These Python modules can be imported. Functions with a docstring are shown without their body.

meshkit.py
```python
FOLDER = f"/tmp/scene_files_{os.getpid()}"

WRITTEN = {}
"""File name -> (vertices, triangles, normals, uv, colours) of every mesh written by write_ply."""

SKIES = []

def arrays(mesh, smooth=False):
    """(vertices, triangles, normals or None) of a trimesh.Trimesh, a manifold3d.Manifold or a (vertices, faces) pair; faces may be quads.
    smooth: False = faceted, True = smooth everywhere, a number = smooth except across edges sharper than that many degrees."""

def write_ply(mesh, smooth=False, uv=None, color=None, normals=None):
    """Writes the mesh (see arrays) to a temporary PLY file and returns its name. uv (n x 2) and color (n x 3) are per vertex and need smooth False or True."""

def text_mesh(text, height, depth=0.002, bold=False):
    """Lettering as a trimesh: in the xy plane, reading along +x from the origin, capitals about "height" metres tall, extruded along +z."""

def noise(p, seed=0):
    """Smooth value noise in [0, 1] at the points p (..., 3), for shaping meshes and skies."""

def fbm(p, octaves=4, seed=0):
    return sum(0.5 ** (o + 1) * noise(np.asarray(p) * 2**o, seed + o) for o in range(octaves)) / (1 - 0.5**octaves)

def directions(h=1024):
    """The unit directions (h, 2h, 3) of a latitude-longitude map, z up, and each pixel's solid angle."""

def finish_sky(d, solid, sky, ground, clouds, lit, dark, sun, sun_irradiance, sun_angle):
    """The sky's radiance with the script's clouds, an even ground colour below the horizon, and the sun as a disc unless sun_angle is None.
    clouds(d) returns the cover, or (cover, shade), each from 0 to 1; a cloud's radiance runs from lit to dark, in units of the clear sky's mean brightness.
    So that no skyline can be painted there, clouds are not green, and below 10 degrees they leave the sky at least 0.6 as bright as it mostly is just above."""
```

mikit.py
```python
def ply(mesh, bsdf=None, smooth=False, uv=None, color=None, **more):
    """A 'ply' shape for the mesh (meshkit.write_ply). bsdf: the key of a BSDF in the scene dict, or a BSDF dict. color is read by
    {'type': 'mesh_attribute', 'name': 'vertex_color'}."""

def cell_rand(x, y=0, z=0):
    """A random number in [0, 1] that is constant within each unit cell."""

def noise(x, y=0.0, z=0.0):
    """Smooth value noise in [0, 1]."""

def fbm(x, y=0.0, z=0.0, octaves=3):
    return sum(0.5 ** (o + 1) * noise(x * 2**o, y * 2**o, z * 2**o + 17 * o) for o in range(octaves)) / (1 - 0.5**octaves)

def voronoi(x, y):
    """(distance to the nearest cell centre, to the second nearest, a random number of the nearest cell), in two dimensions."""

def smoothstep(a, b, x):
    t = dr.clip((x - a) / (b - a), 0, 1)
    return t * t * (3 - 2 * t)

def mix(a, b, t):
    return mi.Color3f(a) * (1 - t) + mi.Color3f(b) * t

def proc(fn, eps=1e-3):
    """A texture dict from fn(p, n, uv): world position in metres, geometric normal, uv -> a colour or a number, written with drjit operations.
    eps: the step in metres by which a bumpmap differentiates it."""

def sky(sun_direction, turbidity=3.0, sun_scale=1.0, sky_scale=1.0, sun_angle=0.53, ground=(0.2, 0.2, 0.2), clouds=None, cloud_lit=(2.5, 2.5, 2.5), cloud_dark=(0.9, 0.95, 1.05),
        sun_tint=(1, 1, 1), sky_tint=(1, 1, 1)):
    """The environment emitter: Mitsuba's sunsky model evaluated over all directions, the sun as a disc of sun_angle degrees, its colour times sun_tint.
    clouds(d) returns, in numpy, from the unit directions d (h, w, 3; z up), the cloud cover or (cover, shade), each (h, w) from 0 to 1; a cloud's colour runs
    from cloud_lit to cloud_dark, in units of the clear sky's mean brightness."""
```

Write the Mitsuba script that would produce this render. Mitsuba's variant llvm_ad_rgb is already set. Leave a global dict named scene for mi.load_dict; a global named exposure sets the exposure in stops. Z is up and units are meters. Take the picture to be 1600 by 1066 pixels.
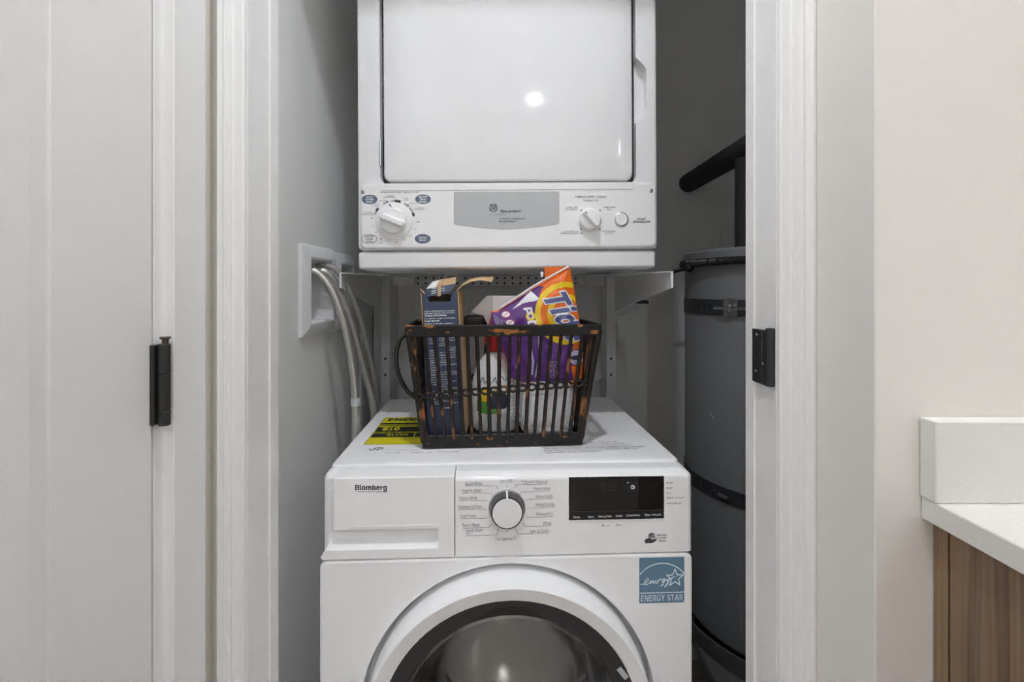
import math, glob, random
import numpy as np, trimesh, manifold3d as m3
import drjit as dr
import mitsuba as mi
import mikit, meshkit
from mikit import proc, noise, fbm, smoothstep, mix
from shapely.geometry import Polygon, LineString, Point, MultiPolygon, box as sbox
from shapely import affinity, union_all
from shapely.ops import transform as stransform
from scipy.spatial import Delaunay

T = mi.ScalarTransform4f
scene, labels = {}, {}

# ------------------------------------------------------------------ camera, lights, exposure
F, CX, HORIZON, CZ = 822.0, 800.0, 450.0, 1.1465       # lens in pixels of the 1600 wide frame, eye height in metres
scene['camera'] = {'type': 'perspective', 'fov': 2 * math.degrees(math.atan(800 / F)), 'fov_axis': 'x',
                   'principal_point_offset_x': 0.0, 'principal_point_offset_y': (533 - HORIZON) / 1066,
                   'near_clip': 0.01, 'far_clip': 50.0,
                   'to_world': T().look_at(origin=[0, 0, CZ], target=[0, 1, CZ], up=[0, 0, 1])}
exposure = 2.74
DOWNLIGHTS = [(0.16, -1.63, 520.0, 0.0175), (0.0, 0.34, 165.0, 0.027)]   # x, y, radiance, radius: recessed lamps in the ceiling
LAMP_WARM = (0.94, 0.985, 1.07)
VANITY_LIGHT = 2.2                                       # radiance of the frosted bar over the vanity
CEIL = 2.42

# ------------------------------------------------------------------ helpers
def unproject(px, py, y):
    """The point of the plane y = const that stands at a spot of the photograph."""
    return np.array([(px - CX) / F * y, y, CZ + (HORIZON - py) / F * y])

def add(key, mesh, bsdf, smooth=False, **more):
    assert key not in scene, key
    scene[key] = mikit.ply(mesh, bsdf, smooth=smooth, **more)
    return key

def numbered(name):
    if name not in scene and name not in labels and not any(k.startswith(name + '__') for k in scene):
        return name
    k = 1
    while True:
        n = f'{name}_{k:03d}'
        if n not in scene and n not in labels and not any(q.startswith(n + '__') for q in scene):
            return n
        k += 1

def part(holder, name, mesh, bsdf, smooth=False, label=None, **more):
    key = numbered(f'{holder}__{name}')
    add(key, mesh, bsdf, smooth, **more)
    if label:
        labels[key] = {'label': label}
    return key

def thing(key, label, category, group=None):
    labels[key] = {'label': label, 'category': category}
    if group:
        labels[key]['group'] = group
    return key

def struct(key, mesh=None, bsdf=None, smooth=False, label=None):
    if mesh is not None:
        add(key, mesh, bsdf, smooth)
    labels[key] = {'kind': 'structure'}
    if label:
        labels[key]['label'] = label
    return key

def cat(*ms):
    return trimesh.util.concatenate([m for m in ms if m is not None])

def box(x0, x1, y0, y1, z0, z1, c=0.0):
    """A box, its edges chamfered by c."""
    lo, hi = np.minimum([x0, y0, z0], [x1, y1, z1]), np.maximum([x0, y0, z0], [x1, y1, z1])
    if c <= 0:
        return trimesh.creation.box(bounds=[lo, hi])
    c = min(c, 0.45 * (hi - lo).min())
    pts = []
    for sx in (0, 1):
        for sy in (0, 1):
            for sz in (0, 1):
                for k in range(3):
                    p = [[lo, hi][s][i] for i, s in enumerate((sx, sy, sz))]
                    for i, s in enumerate((sx, sy, sz)):
                        if i != k:
                            p[i] += c * (1 - 2 * s)
                    pts.append(p)
    return trimesh.convex.convex_hull(np.array(pts))

def hull(points, r, seg=16):
    """The rounded hull of spheres of radius r at the points."""
    s = m3.Manifold.sphere(r, seg)
    m = m3.Manifold.batch_hull([s.translate(tuple(map(float, p))) for p in points]).to_mesh()
    return trimesh.Trimesh(m.vert_properties[:, :3], m.tri_verts, process=False)

def bar(p, q, w, h, up=(0, 0, 1)):
    """A straight bar of section w x h from p to q."""
    p, q = np.array(p, float), np.array(q, float)
    d = q - p
    L = np.linalg.norm(d)
    d /= L
    s = np.cross(d, up)
    s /= np.linalg.norm(s)
    u = np.cross(s, d)
    m = box(-w / 2, w / 2, -h / 2, h / 2, 0, L, min(w, h) * 0.2)
    M = np.eye(4)
    M[:3, 0], M[:3, 1], M[:3, 2], M[:3, 3] = s, u, d, p
    if np.linalg.det(M[:3, :3]) < 0:
        M[:3, 0] *= -1
    m.apply_transform(M)
    return m

def rrect(w, h, r, n=6):
    """A counter-clockwise rounded rectangle about the origin."""
    r = max(r, 1e-5)
    out = []
    for cx, cy, a0 in ((1, 1, 0), (-1, 1, 90), (-1, -1, 180), (1, -1, 270)):
        for k in range(n + 1):
            a = math.radians(a0 + 90 * k / n)
            out.append((cx * (w / 2 - r) + r * math.cos(a), cy * (h / 2 - r) + r * math.sin(a)))
    return np.array(out)

def circle(r, n=64, cx=0.0, cy=0.0):
    a = np.arange(n) * 2 * np.pi / n
    return np.stack([cx + r * np.cos(a), cy + r * np.sin(a)], 1)

def strips(rings):
    """The closed side surface between rings (n, 3) of equal counts."""
    n = len(rings[0])
    i = np.arange(n)
    j = (i + 1) % n
    v = np.vstack(rings)
    f = []
    for k in range(len(rings) - 1):
        a, b = k * n, (k + 1) * n
        f += [np.stack([a + i, a + j, b + j], 1), np.stack([a + i, b + j, b + i], 1)]
    return trimesh.Trimesh(v, np.vstack(f), process=False)

def lift(ring2, d):
    return np.column_stack([ring2, np.full(len(ring2), float(d))])

def tri(poly):
    """(2-D vertices, triangles) of a polygon or multipolygon."""
    vs, fs, at = [], [], 0
    for g in getattr(poly, 'geoms', [poly]):
        if g.is_empty or g.area < 1e-12 or g.geom_type != 'Polygon':
            continue
        v, f = trimesh.creation.triangulate_polygon(g, engine='earcut')
        a = v[f]
        flip = np.cross(a[:, 1] - a[:, 0], a[:, 2] - a[:, 0]) < 0
        f = np.array(f)
        f[flip] = f[flip][:, ::-1]
        vs.append(v)
        fs.append(f + at)
        at += len(v)
    return np.vstack(vs), np.vstack(fs)

def cap(poly, d):
    v, f = tri(poly)
    return trimesh.Trimesh(lift(v, d), f, process=False)

def plate(outer, depth, bevel=0.0, holes=(), shrink=None):
    """A plate from z = 0 (back) to z = depth (front), edge bevelled at the front. outer: function(inset) -> ring, or a ring for an unbevelled plate."""
    ring = outer if callable(outer) else (lambda i: outer)
    r0, r1 = ring(0.0), ring(bevel)
    parts = [strips([lift(r0, 0), lift(r0, depth - bevel), lift(ring(bevel * 0.3), depth - bevel * 0.3), lift(r1, depth)])]
    front, back = Polygon(r1, [h for h in holes]), Polygon(r0, [h for h in holes])
    for h in holes:
        h = np.asarray(h)[::-1] if Polygon(h).exterior.is_ccw else np.asarray(h)
        parts.append(strips([lift(h, 0), lift(h, depth)]))
    parts.append(cap(front, depth))
    b = cap(back, 0)
    b.invert()
    parts.append(b)
    return cat(*parts)

def loft(rings, close0=True, close1=True):
    m = [strips(rings)]
    for on, r, inv in ((close0, rings[0], True), (close1, rings[-1], False)):
        if on:
            c = r.mean(0)
            n = len(r)
            f = np.stack([np.arange(n), (np.arange(n) + 1) % n, np.full(n, n)], 1)
            c_ = trimesh.Trimesh(np.vstack([r, c]), f[:, ::-1] if inv else f, process=False)
            m.append(c_)
    return cat(*m)

def lathe(profile, n=64, closed=False):
    """Turns (r, z) pairs about the z axis."""
    rings = [lift(circle(max(r, 1e-5), n), z) for r, z in profile]
    if closed:
        rings.append(rings[0])
    return strips(rings)

def tube(points, radius, n=12, caps=True):
    p = np.asarray(points, float)
    r = np.broadcast_to(radius, (len(p),))
    t = np.gradient(p, axis=0)
    t /= np.linalg.norm(t, axis=1, keepdims=True)
    a = np.cross(t[0], [0.31, 0.17, 0.93] if abs(t[0][2]) < 0.8 else [1, 0.2, 0])
    rings = []
    for k in range(len(p)):
        a = a - t[k] * (a @ t[k])
        a /= np.linalg.norm(a)
        b = np.cross(t[k], a)
        ang = np.arange(n) * 2 * np.pi / n
        rings.append(p[k] + r[k] * (np.cos(ang)[:, None] * a + np.sin(ang)[:, None] * b))
    return loft(rings, caps, caps)

def spline(pts, n=40):
    """A Catmull-Rom curve through the points."""
    p = np.asarray(pts, float)
    p = np.vstack([2 * p[0] - p[1], p, 2 * p[-1] - p[-2]])
    out = []
    segs = len(p) - 3
    for s in np.linspace(0, segs - 1e-9, n):
        k, u = int(s), s - int(s)
        a, b, c, d = p[k:k + 4]
        out.append(0.5 * (2 * b + (c - a) * u + (2 * a - 5 * b + 4 * c - d) * u * u + (3 * b - a - 3 * c + d) * u ** 3))
    return np.array(out)

def frame(o, ex, ey):
    ex, ey = np.array(ex, float), np.array(ey, float)
    M = np.eye(4)
    M[:3, 0], M[:3, 1], M[:3, 2], M[:3, 3] = ex, ey, np.cross(ex, ey), o
    return M

def put(mesh, M):
    m = mesh.copy()
    m.apply_transform(M)
    return m

class Plane:
    """A flat face of a thing, with plane coordinates in metres: ex along it, ey up it, n out of it."""
    def __init__(self, o, ex, ey):
        self.M = frame(o, ex, ey)
        self.o, self.ex, self.ey, self.n = self.M[:3, 3], self.M[:3, 0], self.M[:3, 1], self.M[:3, 2]

    def uv(self, px, py):
        c, d = np.array([0, 0, CZ]), np.array([(px - CX) / F, 1, (HORIZON - py) / F])
        p = c + d * (((self.o - c) @ self.n) / (d @ self.n))
        return np.array([(p - self.o) @ self.ex, (p - self.o) @ self.ey])

    def poly(self, pts):
        return Polygon([self.uv(*p) for p in pts])

    def line(self, pts, w):
        return LineString([self.uv(*p) for p in pts]).buffer(w / 2, cap_style=2, join_style=1, quad_segs=3)

    def text(self, s, a, b, h, **kw):
        """The words s with their baseline from a to b (pixels) and capitals h metres tall."""
        a, b = self.uv(*a), self.uv(*b)
        g = letters(s, **kw)
        x0, x1 = g.bounds[0], g.bounds[2]
        d = b - a
        L = np.linalg.norm(d)
        d /= L
        sx = L / (x1 - x0)
        g = affinity.affine_transform(g, [sx, 0, 0, h, -x0 * sx, 0])
        return affinity.affine_transform(g, [d[0], -d[1], d[1], d[0], a[0], a[1]])

    def at(self, g, dx=0, dy=0):
        return affinity.translate(g, dx, dy)

    def mesh(self, g, off=0.0004, thick=0.0):
        g = union(g) if isinstance(g, list) else g
        if thick:
            v, f = tri(g)
            ms = [trimesh.creation.extrude_polygon(q, thick, engine='earcut') for q in getattr(g, 'geoms', [g]) if q.area > 1e-10]
            m = cat(*ms)
            m.apply_translation([0, 0, off])
        else:
            m = cap(g, off)
        m.apply_transform(self.M)
        return m

def union(gs):
    return union_all([g.buffer(0) for g in gs])

FONT = glob.glob('/opt/blender-*/*/datafiles/fonts/Inter.woff2')[0]
_letters = {}
def letters(text, weight=500, slant=0.0, size=40):
    """Lettering as a shape with capitals one unit tall, its baseline on y = 0."""
    key = (text, weight, slant, size)
    if key in _letters:
        return _letters[key]
    from PIL import Image, ImageDraw, ImageFont
    font = ImageFont.truetype(FONT, size)
    font.set_variation_by_axes([14, weight])
    x0, y0, x1, y1 = font.getbbox(text, anchor='ls')
    im = Image.new('L', (x1 - x0 + 8, y1 - y0 + 8))
    ImageDraw.Draw(im).text((4 - x0, 4 - y0), text, 255, font, anchor='ls')
    on = np.pad(np.asarray(im) > 127, ((0, 0), (1, 1))).astype(np.int8)
    rows, starts = np.nonzero(np.diff(on, axis=1) == 1)
    ends = np.nonzero(np.diff(on, axis=1) == -1)[1]
    from shapely import box as _b
    g = union_all(_b(starts, -rows - 1, ends, -rows)).buffer(0.4).buffer(-0.4).simplify(0.6)
    s = 1 / (size * 70 / 96)
    g = affinity.affine_transform(g, [s, slant * s, 0, s, -4 * s, (4 - y0) * s])
    g = affinity.translate(g, 0 if not slant else -slant * 0, 0)
    _letters[key] = g.buffer(0)
    return _letters[key]

def grid_sheet(poly, step):
    """(2-D vertices, triangles) of a polygon meshed with an even grid, to be bent."""
    b = poly.boundary
    pts = []
    for ring in getattr(b, 'geoms', [b]):
        n = max(8, int(ring.length / step))
        pts += [ring.interpolate(t, normalized=True).coords[0] for t in np.arange(n) / n]
        pts += list(ring.coords[:-1])
    x0, y0, x1, y1 = poly.bounds
    gx, gy = np.meshgrid(np.arange(x0, x1, step), np.arange(y0, y1, step * 0.87))
    gx[1::2] += step / 2
    import shapely
    inner = poly.buffer(-step * 0.35)
    on = shapely.contains_xy(inner, gx.ravel(), gy.ravel())
    p = np.unique(np.round(np.vstack([np.array(pts), np.column_stack([gx.ravel(), gy.ravel()])[on]]), 6), axis=0)
    t = Delaunay(p).simplices
    c = p[t].mean(1)
    t = t[shapely.contains_xy(poly.buffer(1e-6), c[:, 0], c[:, 1])]
    a = p[t]
    cr = np.cross(a[:, 1] - a[:, 0], a[:, 2] - a[:, 0])
    t = t[np.abs(cr) > 1e-12]
    cr = cr[np.abs(cr) > 1e-12]
    t[cr < 0] = t[cr < 0][:, ::-1]
    return p, t

# ------------------------------------------------------------------ materials
def rgb(c):
    return {'type': 'rgb', 'value': list(c)} if not isinstance(c, dict) else c

def mat(name, color, rough=0.5, metal=0.0, spec=0.5, coat=0.0, bump=None, scale=0.001, **kw):
    b = {'type': 'principled', 'base_color': rgb(color), 'roughness': rough, 'metallic': metal, 'specular': spec, **kw}
    if coat:
        b |= {'clearcoat': coat, 'clearcoat_gloss': 0.95}
    if bump is not None:
        b = {'type': 'bumpmap', 'arbitrary': bump, 'scale': scale, 'nested': b}
    scene[name] = {'type': 'twosided', 'nested': b}
    return name

def s2l(r, g, b):
    f = lambda c: (c / 255 / 12.92) if c / 255 <= 0.04045 else ((c / 255 + 0.055) / 1.055) ** 2.4
    return (f(r), f(g), f(b))

roller = proc(lambda p, n, uv: fbm(p.x * 330, p.y * 330, p.z * 330, 2), eps=0.0006)
brush = proc(lambda p, n, uv: noise(p.x * 420, p.y * 420, p.z * 14), eps=0.0008)
mat('paint_trim', (0.78, 0.777, 0.77), 0.32)
mat('paint_door', (0.79, 0.777, 0.762), 0.35, bump=roller, scale=0.00010)
mat('paint_wall_warm', (0.715, 0.69, 0.645), 0.5, bump=roller, scale=0.0003)
mat('paint_closet', (0.72, 0.725, 0.715), 0.5, bump=roller, scale=0.0003)
mat('paint_ceiling', (0.82, 0.82, 0.81), 0.7)
mat('floor_wood', proc(lambda p, n, uv: mix((0.52, 0.48, 0.43), (0.64, 0.60, 0.55), fbm(p.x * 40, p.y * 4, 0.0, 3))), 0.45)
mat('enamel', (0.78, 0.78, 0.79), 0.06, spec=0.5)
mat('enamel_washer', (0.88, 0.88, 0.885), 0.12, spec=0.4)
mat('enamel_lid', (0.90, 0.90, 0.905), 0.3, spec=0.3)
mat('enamel_satin', (0.82, 0.82, 0.83), 0.3)
mat('plastic_white', (0.83, 0.83, 0.835), 0.28)
mat('plastic_outlet', (0.72, 0.73, 0.74), 0.35)
mat('panel_grey', (0.46, 0.47, 0.485), 0.25)
mat('ink_dark', (0.05, 0.05, 0.06), 0.5)
mat('ink_grey', (0.22, 0.22, 0.24), 0.5)
mat('ink_soft', (0.40, 0.40, 0.42), 0.5)
mat('ink_green', (0.02, 0.06, 0.03), 0.5)
mat('oval_blue', (0.12, 0.145, 0.22), 0.4)
mat('print_white', (0.80, 0.80, 0.80), 0.5)
mat('rubber_black', (0.012, 0.012, 0.013), 0.5)
mat('gap_dark', (0.05, 0.05, 0.05), 0.7)
mat('plastic_black', (0.015, 0.015, 0.016), 0.28)
mat('glass_black', (0.006, 0.006, 0.007), 0.07, spec=0.6)
mat('door_black', (0.020, 0.020, 0.022), 0.25)
mat('display_smoke', (0.022, 0.022, 0.022), 0.1)
mat('knob_dark', (0.06, 0.06, 0.065), 0.25)
mat('chrome', (0.65, 0.66, 0.68), 0.18, metal=1.0)
mat('zinc', (0.42, 0.43, 0.44), 0.35, metal=1.0)
mat('hinge_black', (0.019, 0.019, 0.019), 0.4)
mat('hinge_bronze', (0.10, 0.07, 0.055), 0.4, metal=0.6)
mat('drum_steel', (0.46, 0.44, 0.41), 0.17, metal=1.0)
mat('gasket', (0.05, 0.05, 0.052), 0.45)
mat('rack_white', (0.62, 0.63, 0.63), 0.4)
mat('rack_hole', (0.015, 0.015, 0.015), 0.8)
mat('braid', proc(lambda p, n, uv: mix((0.52, 0.50, 0.47), (0.80, 0.78, 0.74), noise(p.x * 1500, p.y * 1500, p.z * 1500))), 0.34, metal=0.8)
mat('hose_grey', (0.34, 0.325, 0.30), 0.4)
mat('cable_pale', (0.55, 0.58, 0.61), 0.4)
mat('cable_black', (0.015, 0.015, 0.015), 0.4)
mat('tank_grey', proc(lambda p, n, uv: mix((0.17, 0.178, 0.185), (0.205, 0.212, 0.22), fbm(p.x * 260, p.y * 260, p.z * 260, 2))), 0.5)
mat('tank_strap', (0.045, 0.047, 0.05), 0.4, metal=0.3)
mat('foam_black', (0.022, 0.022, 0.022), 0.8)
mat('pan_grey', (0.12, 0.12, 0.12), 0.5)
mat('quartz', proc(lambda p, n, uv: mix((0.70, 0.685, 0.65), (0.645, 0.63, 0.59), smoothstep(0.72, 0.8, noise(p.x * 900, p.y * 900, p.z * 900)))), 0.22)

def walnut_color(p, n, uv):
    x = p.x + p.y * 1.0
    wav = 0.02 * (fbm(p.z * 2.5, x * 6, 0.0, 2) - 0.5)
    g = fbm((x + wav) * 55, p.z * 1.6, 3.0, 4)
    fine = noise((x + wav) * 420, p.z * 9, 1.0)
    c = mix((0.078, 0.045, 0.026), (0.245, 0.155, 0.092), smoothstep(0.32, 0.68, g))
    return c * (0.80 + 0.35 * fine)
mat('walnut', proc(walnut_color), 0.45)

def wicker_color(p, n, uv):
    worn = smoothstep(0.64, 0.74, fbm(p.x * 80, p.y * 80, p.z * 24, 3))
    c = mix((0.009, 0.007, 0.006), (0.036, 0.026, 0.020), fbm(p.x * 190, p.y * 190, p.z * 30, 3))
    return mix(c, (0.28, 0.115, 0.035), worn * 0.8)
mat('wicker', proc(wicker_color), 0.42, spec=0.3)
def rail_color(p, n, uv):
    worn = smoothstep(0.68, 0.76, fbm(p.x * 48, p.y * 48, p.z * 90, 3))
    rub = dr.exp(-dr.square((p.x + 0.006) / 0.042) - dr.square((p.z - 1.0675) / 0.0065)) + dr.exp(-dr.square((p.x - 0.152) / 0.010) - dr.square((p.z - 1.066) / 0.008))
    rub += 0.7 * dr.exp(-dr.square((p.x + 0.160) / 0.012) - dr.square((p.z - 0.862) / 0.010)) + 0.6 * dr.exp(-dr.square((p.x + 0.19) / 0.012) - dr.square((p.z - 1.066) / 0.009))
    worn = dr.maximum(worn, smoothstep(0.50, 0.62, fbm(p.x * 110, p.y * 110, p.z * 170, 3) * 0.6 + 0.38 * rub))
    c = mix((0.007, 0.007, 0.007), (0.020, 0.018, 0.017), fbm(p.x * 90, p.y * 90, p.z * 90, 3))
    return mix(c, (0.34, 0.13, 0.025), worn * 0.8)
mat('wicker_rail', proc(rail_color), 0.38, spec=0.3)
mat('wicker_black', (0.012, 0.011, 0.011), 0.4)

mat('carton_blue', (0.045, 0.060, 0.115), 0.4)
mat('kraft', proc(lambda p, n, uv: mix((0.42, 0.27, 0.14), (0.55, 0.38, 0.21), fbm(p.x * 150, p.y * 150, p.z * 150, 3))), 0.7)
mat('carton_shade', (0.05, 0.03, 0.02), 0.8)  # shade inside the open carton, put into the colour
mat('film_orange', (0.80, 0.155, 0.012), 0.22, coat=0.5)
mat('film_yellow', (0.82, 0.56, 0.01), 0.22, coat=0.5)
mat('film_purple', (0.105, 0.022, 0.20), 0.2, coat=0.6)
mat('film_blue', (0.10, 0.11, 0.27), 0.25, coat=0.5)
mat('film_white', (0.80, 0.80, 0.84), 0.3)
mat('film_lilac', (0.50, 0.46, 0.66), 0.25)
mat('film_red', (0.45, 0.03, 0.02), 0.3)
mat('bottle_white', (0.74, 0.75, 0.77), 0.3)
mat('bag_white', (0.70, 0.70, 0.71), 0.35)
mat('card_white', (0.70, 0.68, 0.68), 0.6)
mat('cap_red', (0.42, 0.012, 0.015), 0.3)
mat('label_green', (0.10, 0.34, 0.05), 0.4)
mat('label_yellow', (0.75, 0.48, 0.03), 0.4)
mat('label_navy', (0.03, 0.035, 0.06), 0.4)
mat('label_pink', (0.70, 0.35, 0.38), 0.4)
mat('guide_yellow', (0.68, 0.60, 0.015), 0.5)
mat('guide_black', (0.02, 0.02, 0.015), 0.5)
mat('star_blue', (0.115, 0.215, 0.31), 0.45)
mat('star_print', (0.62, 0.70, 0.75), 0.45)
mat('seal_paper', (0.72, 0.71, 0.72), 0.5)
scene['bowl_glass'] = {'type': 'thindielectric', 'int_ior': 1.6}
mat('lamp_housing', (0.8, 0.8, 0.8), 0.5)

# ------------------------------------------------------------------ the setting
struct('floor', box(-0.6, 1.8, -2.4, 1.75, -0.1, 0.0), 'floor_wood', label='wood floor of the bathroom and the laundry closet')
struct('ceiling', box(-0.6, 1.8, -2.4, 1.75, CEIL, CEIL + 0.1), 'paint_ceiling')
# closet shell, grey
OUTLETS = ((1.035, 1.222, CZ - 0.0990, CZ + 0.0885), (1.224, 1.375, CZ - 0.0990, CZ + 0.0835))
side_wall = trimesh.creation.extrude_polygon(sbox(0.788, 0, 1.62, CEIL).difference(union_all([sbox(y0 + 0.024, z0 + 0.024, y1 - 0.024, z1 - 0.024) for y0, y1, z0, z1 in OUTLETS])), 0.10, engine='earcut')
side_wall = put(side_wall, frame([-0.52, 0, 0], [0, 1, 0], [0, 0, 1]))
struct('wall_closet_left', side_wall, 'paint_closet', label='grey side wall of the closet with the outlet boxes')
struct('wall_closet_back', box(-0.62, 1.25, 1.62, 1.72, 0, CEIL), 'paint_closet', label='grey back wall of the laundry closet')
struct('wall_closet_right', box(1.15, 1.25, 0.788, 1.62, 0, CEIL), 'paint_closet')
struct('wall_closet_inside', cat(box(-0.52, -0.375, 0.776, 0.788, 0, CEIL), box(0.375, 1.25, 0.776, 0.788, 0, CEIL), box(-0.375, 0.375, 0.776, 0.788, 2.08, CEIL)), 'paint_closet')
# the wall with the closet opening, warm white
struct('wall_opening', cat(box(-0.52, -0.371, 0.70, 0.776, 0, CEIL), box(0.371, 0.42, 0.70, 0.776, 0, CEIL), box(-0.371, 0.371, 0.70, 0.776, 2.08, CEIL)), 'paint_wall_warm')
struct('wall_vanity', box(0.396, 1.25, 0.574, 0.776, 0, CEIL, 0.0015), 'paint_wall_warm', label='warm white wall with a corner beside the closet and the quartz counter')
DOOR_FAR, DOOR_NEAR, DOOR_TOP = 0.585, -0.178, 2.03
struct('wall_left', cat(box(-0.5, -0.40, 0.607, 0.70, 0, CEIL), box(-0.5, -0.40, -2.3, -0.20, 0, CEIL), box(-0.5, -0.40, -0.20, 0.607, DOOR_TOP + 0.02, CEIL)), 'paint_wall_warm')
struct('wall_right', box(1.02, 1.12, -2.3, 0.574, 0, CEIL), 'paint_wall_warm')
struct('wall_rear', box(-0.5, 1.12, -2.3, -2.2, 0, CEIL), 'paint_wall_warm')

def extrude_plan(pts, z0, z1):
    m = trimesh.creation.extrude_polygon(Polygon(pts), z1 - z0, engine='earcut')
    m.apply_translation([0, 0, z0])
    return m

# closet door frame: jambs with stops, head
def jamb(s):
    a = box(s * 0.352, s * 0.371, 0.700, 0.788, 0, 2.06, 0.001)
    b = box(s * 0.3497, s * 0.3535, 0.7612, 0.7882, 0, 2.05, 0.0008)
    return a, b
t = struct('trim_1', label='white painted door frame around the laundry closet opening')
for s in (-1, 1):
    a, b = jamb(s)
    part(t, 'jamb', a, 'paint_trim')
    part(t, 'door_stop', b, 'paint_trim')
part(t, 'head', box(-0.371, 0.371, 0.70, 0.788, 2.06, 2.08, 0.001), 'paint_trim')
prof = [(.3525, .700), (.3530, .6945), (.3560, .6925), (.3650, .6920), (.3672, .6900), (.3680, .6875), (.3740, .6868), (.3750, .6848), (.3790, .6838),
        (.3803, .6858), (.3830, .6862), (.3850, .6845), (.3868, .6822), (.3905, .6808), (.3940, .6818), (.3958, .6840), (.3960, .700)]
struct('trim_2', extrude_plan(prof, 0, 2.12), 'paint_trim', smooth=25, label='white moulded casing along the right side of the closet opening')
profl = [(-(x if x < .37 else .37 + (x - .37) * .55), y) for x, y in prof]
struct('trim_3', extrude_plan(profl, 0, 2.12), 'paint_trim', smooth=25, label='white moulded casing along the left side of the closet opening')
# frame of the door in the left wall
t = struct('trim_4', label='flat white casing and jamb of the panelled door in the left wall')
part(t, 'casing', box(-0.405, -0.388, 0.604, 0.6670, 0, 2.12, 0.0012), 'paint_trim')
part(t, 'casing', box(-0.405, -0.388, -0.26, -0.197, 0, 2.12, 0.0012), 'paint_trim')
part(t, 'head_casing', box(-0.405, -0.388, -0.197, 0.604, 2.05, 2.12, 0.0012), 'paint_trim')
part(t, 'jamb', box(-0.5, -0.4005, 0.5885, 0.6065, 0, 2.05, 0.001), 'paint_trim')
part(t, 'jamb', box(-0.5, -0.4005, -0.20, -0.182, 0, 2.05, 0.001), 'paint_trim')
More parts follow.
